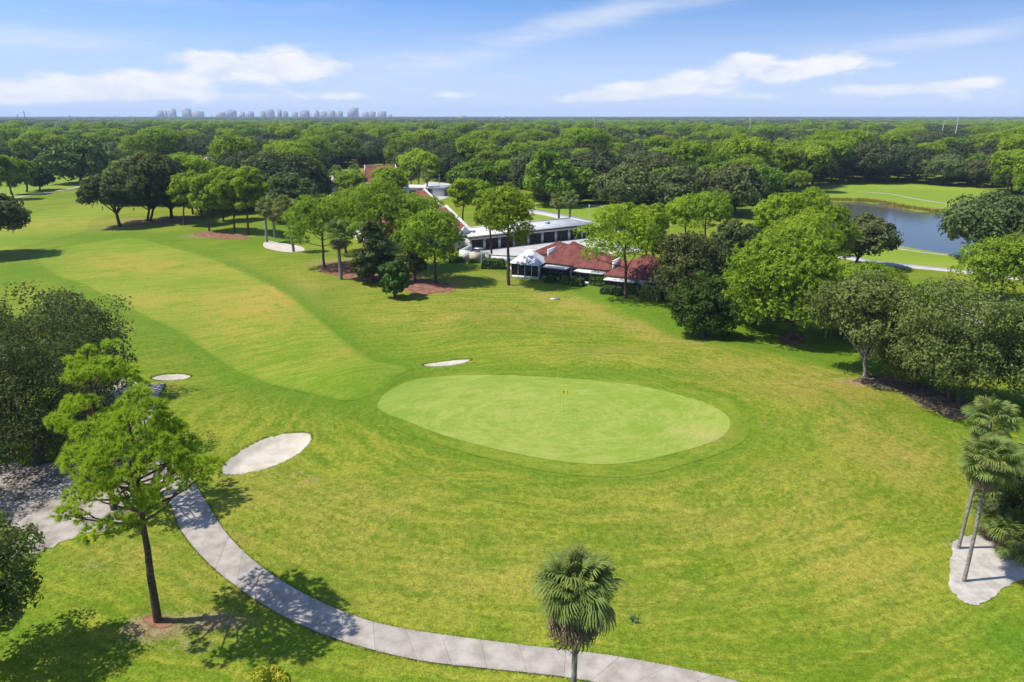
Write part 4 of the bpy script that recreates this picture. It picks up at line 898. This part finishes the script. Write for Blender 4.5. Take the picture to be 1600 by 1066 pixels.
pine_tree(745, 352, 282, 726, 774, 318, 'second yellow green pine right beside the red row houses', 'pine_yellow')
pine_tree(978, 468, 314, 898, 1048, 422, 'flat topped bright pine with bent bare limbs over the red end villa', 'pine_yellow', nl=24, sparse=.08, lo=-.2)
pine_tree(1010, 440, 316, 975, 1052, 380, 'bright pine close behind the flat topped one by the end villa', nl=24)
oak_tree(1075, 482, 348, 1010, 1140, 476, 'dark spreading oak beside the white end wall of the villas', 'oak', lo=-.55, ncl=40)
oak_tree(1150, 462, 336, 1092, 1196, 455, 'dark oak behind the big bright pine and the glossy round tree', 'oak', lo=-.55)
oak_tree(1100, 528, 414, 1046, 1156, 524, 'glossy dark green round tree with leaves to the ground at the fairway edge', 'dark', 'round_tree', 'tree', lo=-.85, nmax=18000, dens=2.6)
pine_tree(1237, 530, 352, 1134, 1316, 496, 'big bright pine with a thick trunk in a red mulch ring', nl=56, tpc=46)
pine_tree(1182, 508, 398, 1128, 1236, 488, 'low bright pine wedged between glossy round tree and thick trunked pine', nl=24, lo=-.6)
pine_tree(1318, 522, 424, 1272, 1384, 496, 'low bright pine between the thick trunked pine and the airy grey oak', nl=26, lo=-.6)
pine_tree(1195, 470, 372, 1140, 1240, 450, 'bright pine crowded behind the thick trunked one', nl=26)
pine_tree(1100, 400, 296, 1052, 1152, 350, 'bright pine behind the dark oak beside the villas', nl=26)
pine_tree(1070, 392, 306, 1035, 1100, 350, 'smaller bright pine behind the dark oak beside the villas', 'pine_yellow')
pine_tree(1215, 420, 300, 1172, 1262, 372, 'yellow tinged pine in the tall clump before the pond', 'pine_yellow', nl=26)
pine_tree(1255, 395, 292, 1222, 1300, 350, 'farthest pine of the tall clump before the pond')
pine_tree(1290, 430, 308, 1244, 1342, 400, 'broad pine of the tall clump before the pond', nl=30)
pine_tree(1258, 450, 322, 1206, 1312, 410, 'front pine of the tall clump before the pond', nl=30)
oak_tree(1335, 418, 333, 1306, 1404, 400, 'dark leaning pine toned tree overhanging the near bank of the pond', 'oak', lo=-.45, name='leaning_tree', cat='tree')
pine_tree(1345, 505, 408, 1290, 1424, 466, 'low bright pine crown just above the parking lot', nl=28)
oak_tree(1352, 590, 416, 1258, 1444, 556, 'airy grey green oak with hanging moss and a pale trunk', 'oak_grey', moss=340, gap=.3, lo=-.3, ncl=50, nmax=30000, trk=.75, bark='bark_palm')
oak_tree(1490, 632, 424, 1375, 1590, 618, 'wide grey green oak mass behind the two sabal palms', 'oak_grey', lo=-.75, nmax=36000, ncl=46, nstem=2, moss=120)
oak_tree(1610, 640, 440, 1520, 1700, 630, 'grey green oak cut by the frame edge above the sabal palms', 'oak_grey', lo=-.75, nmax=20000, ncl=44)
oak_tree(1432, 606, 462, 1370, 1506, 600, 'lower grey oak thicket between the airy oak and the wide one', 'oak_grey', lo=-.8, nmax=14000)
pine_tree(1450, 560, 430, 1392, 1490, 520, 'bright pine tips rising through the grey oaks by the parking lot', nl=24)
pine_tree(1560, 470, 366, 1502, 1640, 446, 'bright pine at the frame edge below the pond', nl=34)
oak_tree(1545, 408, 298, 1462, 1625, 396, 'dark oak reaching over the right side of the pond', 'oak', lo=-.5, ncl=40)
oak_tree(1660, 430, 310, 1590, 1740, 420, 'dark oak at the frame edge beside the pond', 'oak', lo=-.5)
oak_tree(450, 345, 268, 405, 500, 338, 'dark oak behind the two sabal palms of the far bunker', 'oak', lo=-.5)
oak_tree(490, 322, 262, 452, 520, 316, 'dark oak at the left end of the distant red roofed house', 'oak', lo=-.5)
pine_tree(655, 298, 234, 622, 692, 274, 'bright umbrella shaped pine behind the red roofed houses', 'pine_yellow', nl=30)
pine_tree(612, 330, 258, 575, 640, 300, 'bright yellow green pine in front of the taller distant red roof', 'pine_yellow', nl=28)
oak_tree(860, 322, 230, 816, 902, 314, 'big bright green round headed tree behind the garage road', 'bright', 'broadleaf_tree', 'tree', lo=-.5, ncl=40)
oak_tree(905, 318, 262, 878, 935, 312, 'paler leafy tree right of the big round headed one', 'bright', 'broadleaf_tree', 'tree', lo=-.5)
oak_tree(975, 328, 254, 925, 1040, 322, 'dark oak at the back of the lawn behind the garages', 'oak', lo=-.6, ncl=36)
oak_tree(1065, 332, 256, 1010, 1120, 325, 'broad dark oak behind the lawn left of the pond', 'oak', lo=-.6, ncl=36)
oak_tree(1150, 336, 252, 1090, 1200, 326, 'dark grey oak behind the bright pines left of the pond', 'oak', lo=-.6, ncl=36)
oak_tree(740, 318, 245, 700, 780, 306, 'bright leafy tree beyond the parking court', 'bright', 'broadleaf_tree', 'tree', lo=-.5)
pine_tree(545, 312, 266, 520, 572, 300, 'bright pine in front of the distant red roofed house', nl=22)
# palms
def palm_tree(bx, by, ctop, r, label, seed, ng=46, nd=22, trad=.16, lean=(0, 0), parts=False, top=R(82), low=R(-38), h=None, group=None, hubpx=None, dead_r=.9):
    p = G(bx, by); z = float(T(p[0], p[1])); h = h or height_over(p[1], ctop)-z-r*.95
    o = thing('sabal_palm', label, 'palm', (float(p[0]), float(p[1]), z), 0, group)
    fan_palm(o, h, r, seed, ng, nd, trad, lean, top, low, parts, dead_r); return o
palm_tree(890, 1250, 860, 1.9, 'sabal palm with a full round head and brown skirt standing beside the cart path', 3, 78, 64, .125, parts=True, top=R(88), low=R(-26), dead_r=1.12)
palm_tree(1505, 914, 676, 1.95, 'front sabal palm with a pale slim trunk on the sand bed', 5, 60, 26, .11, (-.2, .1), True)
palm_tree(1496, 864, 616, 1.8, 'taller sabal palm with a brown skirt behind the front one on the sand bed', 6, 40, 56, .105, (.0, -.2), True)
palm_tree(1640, 905, 690, 2.2, 'sabal palm mostly outside the frame over the dark palmetto thicket', 7, 50, 14, .2, (-.9, 0), True)
palm_tree(1596, 842, 676, 1.8, 'sabal palm at the frame edge just above the dark thicket', 15, 40, 40, .13, (.1, 0), True)
palm_tree(417, 379, 308, 2.7, 'left sabal palm with a brown skirt rising from the white far bunker', 8, 34, 26, .3, (.6, 0)); palm_tree(459, 394, 305, 2.7, 'right sabal palm at the white far bunker', 9, 40, 12, .3, (-1.3, 0))
palm_tree(873, 347, 298, 3.0, 'left palm of the pair behind the garage roof', 10, 30, 8, .3, top=R(80), low=R(-30)); palm_tree(890, 350, 297, 3.0, 'right palm of the pair behind the garage roof', 11, 30, 8, .3, top=R(80), low=R(-30))
palm_tree(533, 437, 345, 3.0, 'dark headed sabal palm with a thick trunk at the front of the pine clump', 12, 40, 30, .3)
palm_tree(668, 306, 264, 2.8, 'sabal palm beside the white carport', 13, 34, 24, .3); palm_tree(643, 300, 262, 3.0, 'sabal palm left of the carport under the umbrella pine', 14, 36, 12, .3)
palm_tree(528, 300, 258, 3.0, 'sabal palm behind the roof of the distant red roofed house', 16, 34, 12, .3); palm_tree(556, 296, 256, 3.0, 'sabal palm between the two distant red roofs', 17, 34, 12, .3)
palm_tree(1208, 412, 332, 2.6, 'sabal palm with brown fronds between the dark oak and the bright pines', 18, 30, 26, .3); palm_tree(1018, 430, 336, 2.8, 'pale sabal palm behind the red end villa', 19, 40, 10, .3)
palm_tree(430, 372, 318, 2.5, 'short dark palm behind the left bunker palm', 20, 30, 16, .3)
# palmetto thicket under the frame edge palms
for k, (bx, by, ty, r, lb) in enumerate(((1545, 842, 0, 1.5, 'low fan palmetto at the edge of the sand bed'), (1575, 868, 0, 1.7, 'dark fan palmetto behind the sand bed'), (1612, 880, 0, 1.9, 'fan palmetto at the frame edge beside the sand bed'),
        (1540, 800, 0, 1.6, 'fan palmetto behind the sabal palm trunks'), (1580, 815, 0, 2.0, 'tall fan palmetto deep in the thicket'), (1625, 830, 0, 2.2, 'fan palmetto under the frame edge palm'), (1552, 765, 0, 1.6, 'fan palmetto at the back of the thicket'), (1600, 770, 0, 2.0, 'dense fan palmetto behind the front palm heads'))):
    p = at(bx, by); o = thing('palmetto', lb, 'palmetto', p, 0, 'palmettos of the thicket'); rng = np.random.default_rng(60+k)
    build('fronds', palm_parts(FR, 34, R(80), R(-5), r/2.0, rng, np.array((0, 0, .5+.5*r))), M['palm'], o); build('dead_fronds', palm_parts(FD, 18, R(-5), R(-60), r/2.2, rng, np.array((0, 0, .5+.5*r))), M['palm_dead'], o)
    build('stem', [tube([(0,0,-.2),(0,0,.5+.5*r)], [.2, .15], 7)], M['bark_palm'], o)
oak_tree(1590, 850, 725, 1545, 1650, 845, 'dark leafy shrub mass filling the palmetto thicket', 'oak', 'shrub', 'shrub', lo=-.9, nmax=12000, dens=2.4)
oak_tree(1560, 800, 720, 1525, 1605, 795, 'dark shrub behind the sabal palm trunks', 'oak', 'shrub', 'shrub', lo=-.9, nmax=9000, dens=2.4)
# ---------------------------------------------------------------- hedges and shrubs by the houses
def hedge(px, L_, dp, h, rz, label, m='hedge', seed=0, round_=False):
    p = at(*px); o = tag(bpy.data.objects.new('hedge', None), label, 'hedge', 'clipped hedges along the villas'); COL.objects.link(o); o.location = p; o.rotation_euler = (0, 0, rz)
    rng = np.random.default_rng(seed+300); n = int((L_*dp+2*(L_+dp)*h)*75)
    q = rng.uniform(-1, 1, (n, 3)); ax = rng.choice(3, n, p=[.2, .3, .5]); q[np.arange(n), ax] = np.sign(q[np.arange(n), ax]); nn = np.zeros((n, 3)); nn[np.arange(n), ax] = q[np.arange(n), ax]
    q[:, 2] = np.abs(q[:, 2])
    if round_: q[:, :2] = unit(q[:, :2])*np.abs(q[:, :2]).max(1)[:, None]
    sh = 1-.14*(q[:, 2]**3); P = q*np.array((L_/2, dp/2, h))*np.c_[sh, sh, np.ones(n)]+rng.normal(size=(n, 3))*.07
    build('foliage', [leaves(P, unit(nn+rng.normal(size=(n, 3))*.6), np.full(n, .22)*rng.uniform(.6, 1.3, n), rng, rng.random(n)*.8+.1)], M[m], o)
    build('stems', [tube([(x, 0, 0), (x, 0, h*.7)], [.08, .05], 5) for x in np.linspace(-L_*.4, L_*.4, 4)]+[box(-L_*.4, L_*.4, -dp*.33, dp*.33, .05, h*.82)], M['bark_oak'] if False else M[m], o)
    return o
va = R(-29)
for k, (px, L_, dp, h, rz, lb, m_) in enumerate((((771, 419), 4.4, 2.6, 1.7, R(-8), 'large clipped hedge in front of the low courtyard wall', 'hedge'), ((740, 411), 2.2, 1.2, .8, R(10), 'small low hedge below the beige courtyard panel', 'hedge'),
    ((714, 410), 3.0, 1.5, 1.0, 0, 'low shrub hedge left of the white courtyard wall', 'hedge'), ((836, 434), 2.8, 2.2, 2.5, va, 'tall dark hedge between the canopy porch and the flat porch', 'dark'), ((860, 441), 1.9, 1.5, 1.1, va, 'dark boxed hedge under the flat white porch', 'dark'),
    ((882, 443), 1.8, 1.6, 1.2, va, 'bright boxed hedge beside the flat white porch', 'hedge'), ((902, 446), 2.3, 1.7, 1.25, va, 'rounded hedge in front of the middle villa', 'hedge'), ((931, 445), 1.9, 1.8, 2.2, va, 'dark upright hedge between the middle and end villas', 'dark'),
    ((955, 460), 3.6, 1.6, 1.2, va, 'long clipped hedge left of the bent limbed pine trunk', 'hedge'), ((942, 447), 1.6, 1.6, 1.7, va, 'small bright hedge block behind the long clipped one', 'hedge'), ((992, 462), 2.4, 1.8, 1.6, va, 'dark hedge right of the bent limbed pine trunk', 'dark'), ((1018, 470), 3.4, 2.2, 2.2, va, 'grey green hedge by the white end wall', 'oak_grey'))):
    hedge(px, L_, dp, h, rz, lb, m_, k)
# yellow croton at the lower edge, weed on the turf
loc = at(428, 1108); o = thing('croton_shrub', 'yellow leaved croton shrub peeking in at the bottom edge', 'shrub', loc); rng = np.random.default_rng(77)
for cx, cy_, hh in ((-.45, 0, 2.75), (.5, .1, 2.35), (.05, .3, 2.5)):
    n = 260; q = rng.normal(size=(n, 3)); q = unit(q); P = np.c_[q[:, 0]*.5+cx, q[:, 1]*.5+cy_, np.abs(q[:, 2])*.55+hh-.55]
    build('foliage', [leaves(P, unit(q+rng.normal(size=(n, 3))*.5+(0, 0, .4)), np.full(n, .13)*rng.uniform(.7, 1.3, n), rng, rng.random(n), .35)], M['croton'], o)
build('stems', [tube([(0,0,-.1),(cx,cy_,hh-.3)], [.05,.03], 5) for cx, cy_, hh in ((-.45,0,2.75),(.5,.1,2.35),(.05,.3,2.5))], M['bark_oak'], o)
rng = np.random.default_rng(78); n = 46; D_ = unit(np.c_[rng.normal(size=(n, 2)), rng.uniform(.3, 1, n)])
tag(build('weed', [blades(np.zeros((n, 3))+rng.normal(size=(n, 3))*(.12,.12,.0), D_, rng.uniform(.35, .6, n), np.full(n, .09), rng)], M['weed']), 'small blue green weed clump in the turf right of the round headed palm', 'weed').location = at(990, 968)
# ---------------------------------------------------------------- flag, bench, cars
f = thing('flagstick', 'yellow flagstick with a small yellow flag on the putting green', 'flag', at(878, 650, .06))
build('pole', [tube([(0,0,0),(0,0,2.5)], [.035,.03], 8)], M['yellow'], f)
V = []; 
for i in range(7):
    x = .03+i*.085; yv = .05*math.sin(i*1.1)-.02*i; V += [(x, yv, 2.48-.012*i), (x, yv, 2.06+.005*i-.01*i)]
V = np.array(V); k = np.arange(6)*2; Fq = np.stack([k, k+1, k+3, k+2], -1)
fl = build('flag_cloth', [(np.concatenate([V, V+(0,.012,0)]), np.concatenate([Fq, Fq+14]), 0)], M['flag'], f)
th = np.arange(10)*2*pi/10
build('emblem', [(np.c_[.27+.085*np.cos(th), np.full(10, -.07), 2.26+.1*np.sin(th)], np.arange(10)[None], 0)], M['black'], fl)
build('cup', [tube([(0,0,.004),(0,0,.012)], [.16,.16], 14)], M['black'], f)
o = thing('utility_cover', 'small flat grey concrete utility box lying on the lawn before the villas', 'utility box', at(867, 466), R(12)); build('base', [box(-.75,.75,-.3,.3,-.1,.22)], M['pole'], o); build('lid', [box(-.7,.7,-.26,.26,.221,.27)], M['steel'], o)
o = thing('lamp_post', 'thin white lamp post on the lawn by the road behind the garages', 'lamp post', at(920, 352)); build('pole', [tube([(0,0,0),(0,0,5.2)], [.09,.06], 8)], M['white'], o); build('lamp', [tube([(0,0,5.2),(0,0,5.35),(0,0,5.7),(0,0,5.8)], [.12,.26,.26,.05], 10)], M['pole'], o)
o = thing('lamp_post', 'thin pale lamp post beside the parking court', 'lamp post', at(687, 300)); build('pole', [tube([(0,0,0),(0,0,6.5)], [.12,.08], 8)], M['white'], o); build('lamp', [tube([(0,0,6.5),(0,0,6.65),(0,0,7.),(0,0,7.1)], [.12,.3,.3,.05], 10)], M['pole'], o)
def car(px, rz, m, label):
    o = thing('parked_car', label, 'car', at(px[0], px[1], .1), rz)
    prof = [(-2.2,.35),(-2.25,.75),(-2.1,.95),(-1.1,1.0),(-.45,1.42),(.9,1.45),(1.55,1.05),(2.2,.95),(2.28,.6),(2.2,.35)]
    n = len(prof); ys_ = (-.86,-.9,.9,.86); L4 = []
    V = np.array([(x, y*(1 if z < 1.02 else .82), z) for y in (-.9, .9) for x, z in prof])
    b_ = build('body', [(V, np.array([(i, (i+1) % n, n+(i+1) % n, n+i) for i in range(n)]), 0), (V[:n], np.arange(n)[None], 0), (V[n:], np.arange(n)[None], 0)], m, o)
    gl = np.array([(-1.0,1.03),(-.45,1.37),(.85,1.39),(1.42,1.05)])
    for s_ in (-1, 1): build('side_window', [(np.array([(x, s_*(.915 if z < 1.2 else .76), z) for x, z in gl]), np.arange(4)[None], 0)], M['glass'], o)
    build('windscreen', [(np.array([(-1.12,-.74,1.03),(-1.12,.74,1.03),(-.5,.7,1.41),(-.5,-.7,1.41)]), np.arange(4)[None], 0)], M['glass'], o)
    build('rear_window', [(np.array([(.96,-.7,1.44),(.96,.7,1.44),(1.56,.74,1.08),(1.56,-.74,1.08)]), np.arange(4)[None], 0)], M['glass'], o)
    for x in (-1.4, 1.4):
        for s_ in (-1, 1):
            w_ = build('wheel', [tube([(x, s_*.7, .33),(x, s_*.92, .33)], .33, 14), (np.array([(x+.33*math.cos(a), s_*.92, .33+.33*math.sin(a)) for a in th]), np.arange(10)[None], 0)], M['rubber'], o)
            build('rim', [tube([(x, s_*.9, .33),(x, s_*.935, .33)], [.2,.17], 10), (np.array([(x+.17*math.cos(a), s_*.936, .33+.17*math.sin(a)) for a in th]), np.arange(10)[None], 0)], M['steel'], w_)
    return o
car((1328, 492), R(20), M['car_white'], 'white car parked under the airy grey oak'); car((1375, 486), R(20), M['car_white'], 'second white car further in on the parking lot'); car((1420, 484), R(24), M['car_dark'], 'dark car on the parking lot behind the grey oaks')
car((166, 272), R(6), M['car_white'], 'white car beside the small tan house past the banyan'); car((188, 276), R(6), M['car_dark'], 'dark car on the driveway past the banyan')

# a bare pale snag in the oaks behind the lawn
o = thing('dead_tree', 'bare pale dead tree standing among the dark oaks behind the garage lawn', 'dead tree', (43., 252., 0)); o.scale = (.9, .9, .95); rng = np.random.default_rng(91); tp = [tube([(0,0,-.2),(.3,0,6),(.1,.2,11.5)], [.3,.24,.12], 7)]
for k in range(9):
    a = k*2.4; z = 7+k*.55; e = np.array((math.cos(a)*rng.uniform(2, 4), math.sin(a)*2, z+rng.uniform(.8, 2.5))); b0 = np.array((.2, 0, z)); tp.append(tube([b0, (b0+e)/2+(0,0,.3), e], [.12,.09,.03], 5)); tp.append(tube([(b0+e)/2, (b0+e)/2+rng.normal(size=3)*1.0+(0,0,.8)], [.06,.02], 4))
build('branches', tp, M['bark_palm'], o, True)
# ---------------------------------------------------------------- forest
def forest_shapes():
    S = {}
    S['oak'] = []
    for k, (h, wd) in enumerate(((11.5, 16), (13, 19), (11, 15), (13, 17), (10.5, 17))):
        cr, tk, _ = broad(h, wd, .2, .40, 700+k, 14000, -.45, 36+3*k, dens=1.7); S['oak'].append((cr, tk, M['oak_far' if k != 4 else 'oak'], M['bark_oak']))
    S['pine'] = []
    for k, (h, wd) in enumerate(((15, 12), (16.5, 14), (14, 11), (15.5, 15))):
        cr, tk = pine(h, wd, .5, 740+k, 26, .75, .22, 2, 20, nc=5, pad=(.13, .2)); S['pine'].append((cr, tk, M['pine'], M['bark_pine']))
    S['leafy'] = []
    for k, (h, wd) in enumerate(((13, 14), (15, 17), (11.5, 13))):
        cr, tk, _ = broad(h, wd, .2, .40, 780+k, 13000, -.45, 36, dens=1.7); S['leafy'].append((cr, tk, M['bright_far'], M['bark_oak']))
    S['palm'] = []
    for k, h in enumerate((8.5, 10.)):
        rng = np.random.default_rng(800+k); cr = palm_parts(FR, 22, R(80), R(-40), 1.25, rng, np.array((0, 0, h))); S['palm'].append((cr, [tube([(0,0,-.3),(.2,0,h*.5),(0,0,h)], [.28,.22,.24], 7)], M['palm'], M['bark_palm']))
    return S
SH = forest_shapes(); PROTO = {}
for kd, lst in SH.items():
    for j, (cr, tk, mc, mt) in enumerate(lst):
        crl = cr if isinstance(cr, list) else [cr]
        a = build('crown', crl, mc, link=False); b = build('trunk', tk, mt, link=False)
        both = build(kd+'_tree', crl+[(t_[0], t_[1], 1) for t_ in tk], [mc, mt], link=False); PROTO.setdefault(kd, []).append((a, b, both))
CLEAR = [GP(p) for p in ([(-520,1200),(-520,640),(-460,470),(-300,330),(-60,262),(75,262),(115,262),(160,262),(205,262),(215,300),(250,330),(300,345),(380,335),(430,338),(500,335),(508,300),(526,262),(622,262),(650,282),(740,286),(800,300),(850,318),(960,318),(1030,330),(1180,336),(1262,318),(1278,292),(1310,288),(1450,289),(1545,296),(1590,330),(1700,360),(1760,440),(1760,560),(1880,700),(1880,1200)],
         [(255,300),(262,262),(330,258),(345,300)])]
rng = np.random.default_rng(21)
def jitter(y0, y1, sp, half):
    X = np.arange(-y1*half, y1*half, sp); Y = np.arange(y0, y1, sp*.9); gx, gy = np.meshgrid(X, Y); gx = gx+(np.arange(len(Y)) % 2)[:, None]*sp*.5
    gx = (gx+rng.uniform(-.36, .36, gx.shape)*sp).ravel(); gy = (gy+rng.uniform(-.36, .36, gy.shape)*sp).ravel()
    k = np.abs(gx) < gy*half+25; return gx[k], gy[k]
gx, gy = jitter(45, 1150, 12.2, 1.0)
k = np.ones(len(gx), bool)
for P in CLEAR: k &= ~inside(gx, gy, P)
gx, gy = gx[k], gy[k]; Dg = np.hypot(gx, gy)
k = (Dg > 75) & (rng.random(len(gx)) > .10); gx, gy, Dg = gx[k], gy[k], Dg[k]
nz = np.sin(gx*.021+1.7)*np.sin(gy*.017+.6)+.6*np.sin(gx*.05-gy*.033)+.4*np.sin(gx*.11+gy*.09)+rng.normal(size=len(gx))*.55
u = rng.random(len(gx))
kind = np.where(nz > .9, 1, np.where(nz > .5, 2, 0)); kind[u > .965] = 3; kind[(u < .06)] = 1
KN = ['oak', 'pine', 'leafy', 'palm']
LBN = {'oak': ('oak_tree', 'oak', 'dark green oak'), 'pine': ('pine_tree', 'pine', 'bright green pine'), 'leafy': ('broadleaf_tree', 'tree', 'bright leafy tree'), 'palm': ('sabal_palm', 'palm', 'sabal palm')}
sc_ = rng.uniform(.68, 1.5, len(gx)); rz_ = rng.random(len(gx))*6.283; order = np.argsort(Dg)
cap = [225, 230, 240, 150]; cnt = [0]*4; restix = [[] for _ in KN]
inview = np.abs(gx) < gy*.80
def where(x, y):
    px = 800+FPX*x/depth_at(y, 8)
    d = 'nearest' if 0 else ('front edge' if y < 300 else ('middle' if y < 480 else 'far'))
    side = 'beyond the far lawn' if px < 230 else 'behind the oak grove' if px < 470 else 'behind the distant red roofs' if px < 700 else 'behind the garage row' if px < 1000 else 'between garages and pond' if px < 1270 else 'behind the pond lawn'
    d = 'edge2' if d == 'front edge' and y > 240 else d
    return {'edge2': 'just behind the forest edge ', 'front edge': 'at the forest edge ', 'middle': 'mid forest ', 'far': 'deep in the forest '}[d]+side
for q in order:
    kd = kind[q]; nm = KN[kd]
    if cnt[kd] >= cap[kd] or not inview[q] or Dg[q] > 700: restix[kd].append(q); continue
    cnt[kd] += 1; a, b, both = PROTO[nm][rng.integers(len(PROTO[nm]))]; n0, ct, lb = LBN[nm]
    s = float(sc_[q]); S3 = (s*rng.uniform(.9, 1.1), s*rng.uniform(.9, 1.1), s); lab_ = ('very large ' if s > 1.36 else 'large ' if s > 1.2 else 'small ' if s < .8 else 'middling ' if s < .95 else '')+lb+' '+where(gx[q], gy[q]); grp = {'oak':'oaks of the forest','pine':'pines of the forest','leafy':'bright leafy trees of the forest','palm':'palms of the forest'}[nm]
    if Dg[q] < 330:
        o = thing(n0, lab_, ct, (gx[q], gy[q], 0), rz_[q], grp); o.scale = S3
        inst('crown', a, o); inst('trunk', b, o)
    else:
        o = inst(n0, both, None, (gx[q], gy[q], 0), (0, 0, rz_[q]), S3); tag(o, lab_, ct, grp)
# farther off the canopy reads as one mass: scattered by geometry nodes
x2, y2 = jitter(1150, 2600, 15, .92); x3, y3 = jitter(2600, 9000, 42, .9)
def gn_scatter(name, protos, X, Y, S, RZ, label):
    n = len(X); me = bpy.data.meshes.new(name); me.vertices.add(n); me.vertices.foreach_set('co', np.c_[X, Y, np.zeros(n)].astype(np.float32).ravel())
    for nm, tp, dat, at_ in (('sc', 'FLOAT_VECTOR', S, 'vector'), ('rz', 'FLOAT_VECTOR', np.c_[np.zeros(n), np.zeros(n), RZ], 'vector'), ('ix', 'INT', rng.integers(0, len(protos), n), 'value')):
        a = me.attributes.new(nm, tp, 'POINT'); a.data.foreach_set(at_, (dat.astype(np.int32) if tp == 'INT' else dat.astype(np.float32)).ravel())
    o = bpy.data.objects.new(name, me); COL.objects.link(o)
    col = bpy.data.collections.new(name+'_shapes')
    for p in protos: col.objects.link(p)
    g = bpy.data.node_groups.new(name, 'GeometryNodeTree'); g.interface.new_socket('Geometry', in_out='INPUT', socket_type='NodeSocketGeometry'); g.interface.new_socket('Geometry', in_out='OUTPUT', socket_type='NodeSocketGeometry')
    N = g.nodes; L = g.links; gi = N.new('NodeGroupInput'); go = N.new('NodeGroupOutput'); ci = N.new('GeometryNodeCollectionInfo'); ci.inputs[0].default_value = col; ci.inputs[1].default_value = True; ci.inputs[2].default_value = True
    ip = N.new('GeometryNodeInstanceOnPoints'); ip.inputs['Pick Instance'].default_value = True
    def na(nm, dt): 
        a = N.new('GeometryNodeInputNamedAttribute'); a.data_type = dt; a.inputs[0].default_value = nm; return [s for s in a.outputs if s.enabled and s.name == 'Attribute'][0]
    L.new(gi.outputs[0], ip.inputs['Points']); L.new(ci.outputs[0], ip.inputs['Instance']); L.new(na('ix', 'INT'), ip.inputs['Instance Index']); L.new(na('rz', 'FLOAT_VECTOR'), ip.inputs['Rotation']); L.new(na('sc', 'FLOAT_VECTOR'), ip.inputs['Scale']); L.new(ip.outputs[0], go.inputs[0])
    md = o.modifiers.new('scatter', 'NODES'); md.node_group = g
    return tag(o, label, kind='stuff')
ka = rng.random(len(x2)); kb = rng.random(len(x3)); na2 = np.sin(x2*.006)*np.sin(y2*.004)+rng.normal(size=len(x2))*.5
for kd, nm in enumerate(KN):
    ix = np.array(restix[kd], int); X = gx[ix]; Y = gy[ix]; S = np.repeat(sc_[ix][:, None], 3, 1)
    k2 = {0: na2 < .6, 1: (na2 >= .9), 2: (na2 >= .6) & (na2 < .9), 3: np.zeros(len(x2), bool)}[kd]
    k3 = {0: kb < .97, 1: np.zeros(len(x3), bool), 2: kb >= .97, 3: np.zeros(len(x3), bool)}[kd]
    X = np.r_[X, x2[k2], x3[k3]]; Y = np.r_[Y, y2[k2], y3[k3]]
    s2 = rng.uniform(1.1, 1.55, k2.sum()); s3 = rng.uniform(3.0, 4.5, k3.sum()); z3 = rng.uniform(.9, 1.3, k3.sum())
    S = np.concatenate([S, np.c_[s2, s2, s2*.78], np.c_[s3, s3, z3]])
    if len(X): gn_scatter('distant_forest', [p[2] for p in PROTO[nm]], X, Y, S, rng.random(len(X))*6.283, {'oak': 'dark oak canopy of the far forest reaching the horizon', 'pine': 'brighter pine crowns scattered through the far forest', 'leafy': 'bright leafy crowns scattered through the far forest', 'palm': 'palm heads scattered through the far forest'}[nm])
# ---------------------------------------------------------------- haze
HZ = 0.00009
m = bpy.data.materials.new('haze_air'); m.use_nodes = True; t = NT(m.node_tree); t.n.clear(); o_ = t.add('ShaderNodeOutputMaterial'); pv = t.add('ShaderNodeVolumePrincipled')
pv.inputs['Density'].default_value = HZ; pv.inputs['Color'].default_value = (.6, .74, .97, 1); pv.inputs['Anisotropy'].default_value = .0; t.l.new(pv.outputs[0], o_.inputs['Volume'])
hz = build('haze', [box(-11600, 11600, -600, 12200, -2.5, 118)], m); tag(hz, 'thin blue air haze that pales the far forest and the skyline', kind='stuff')
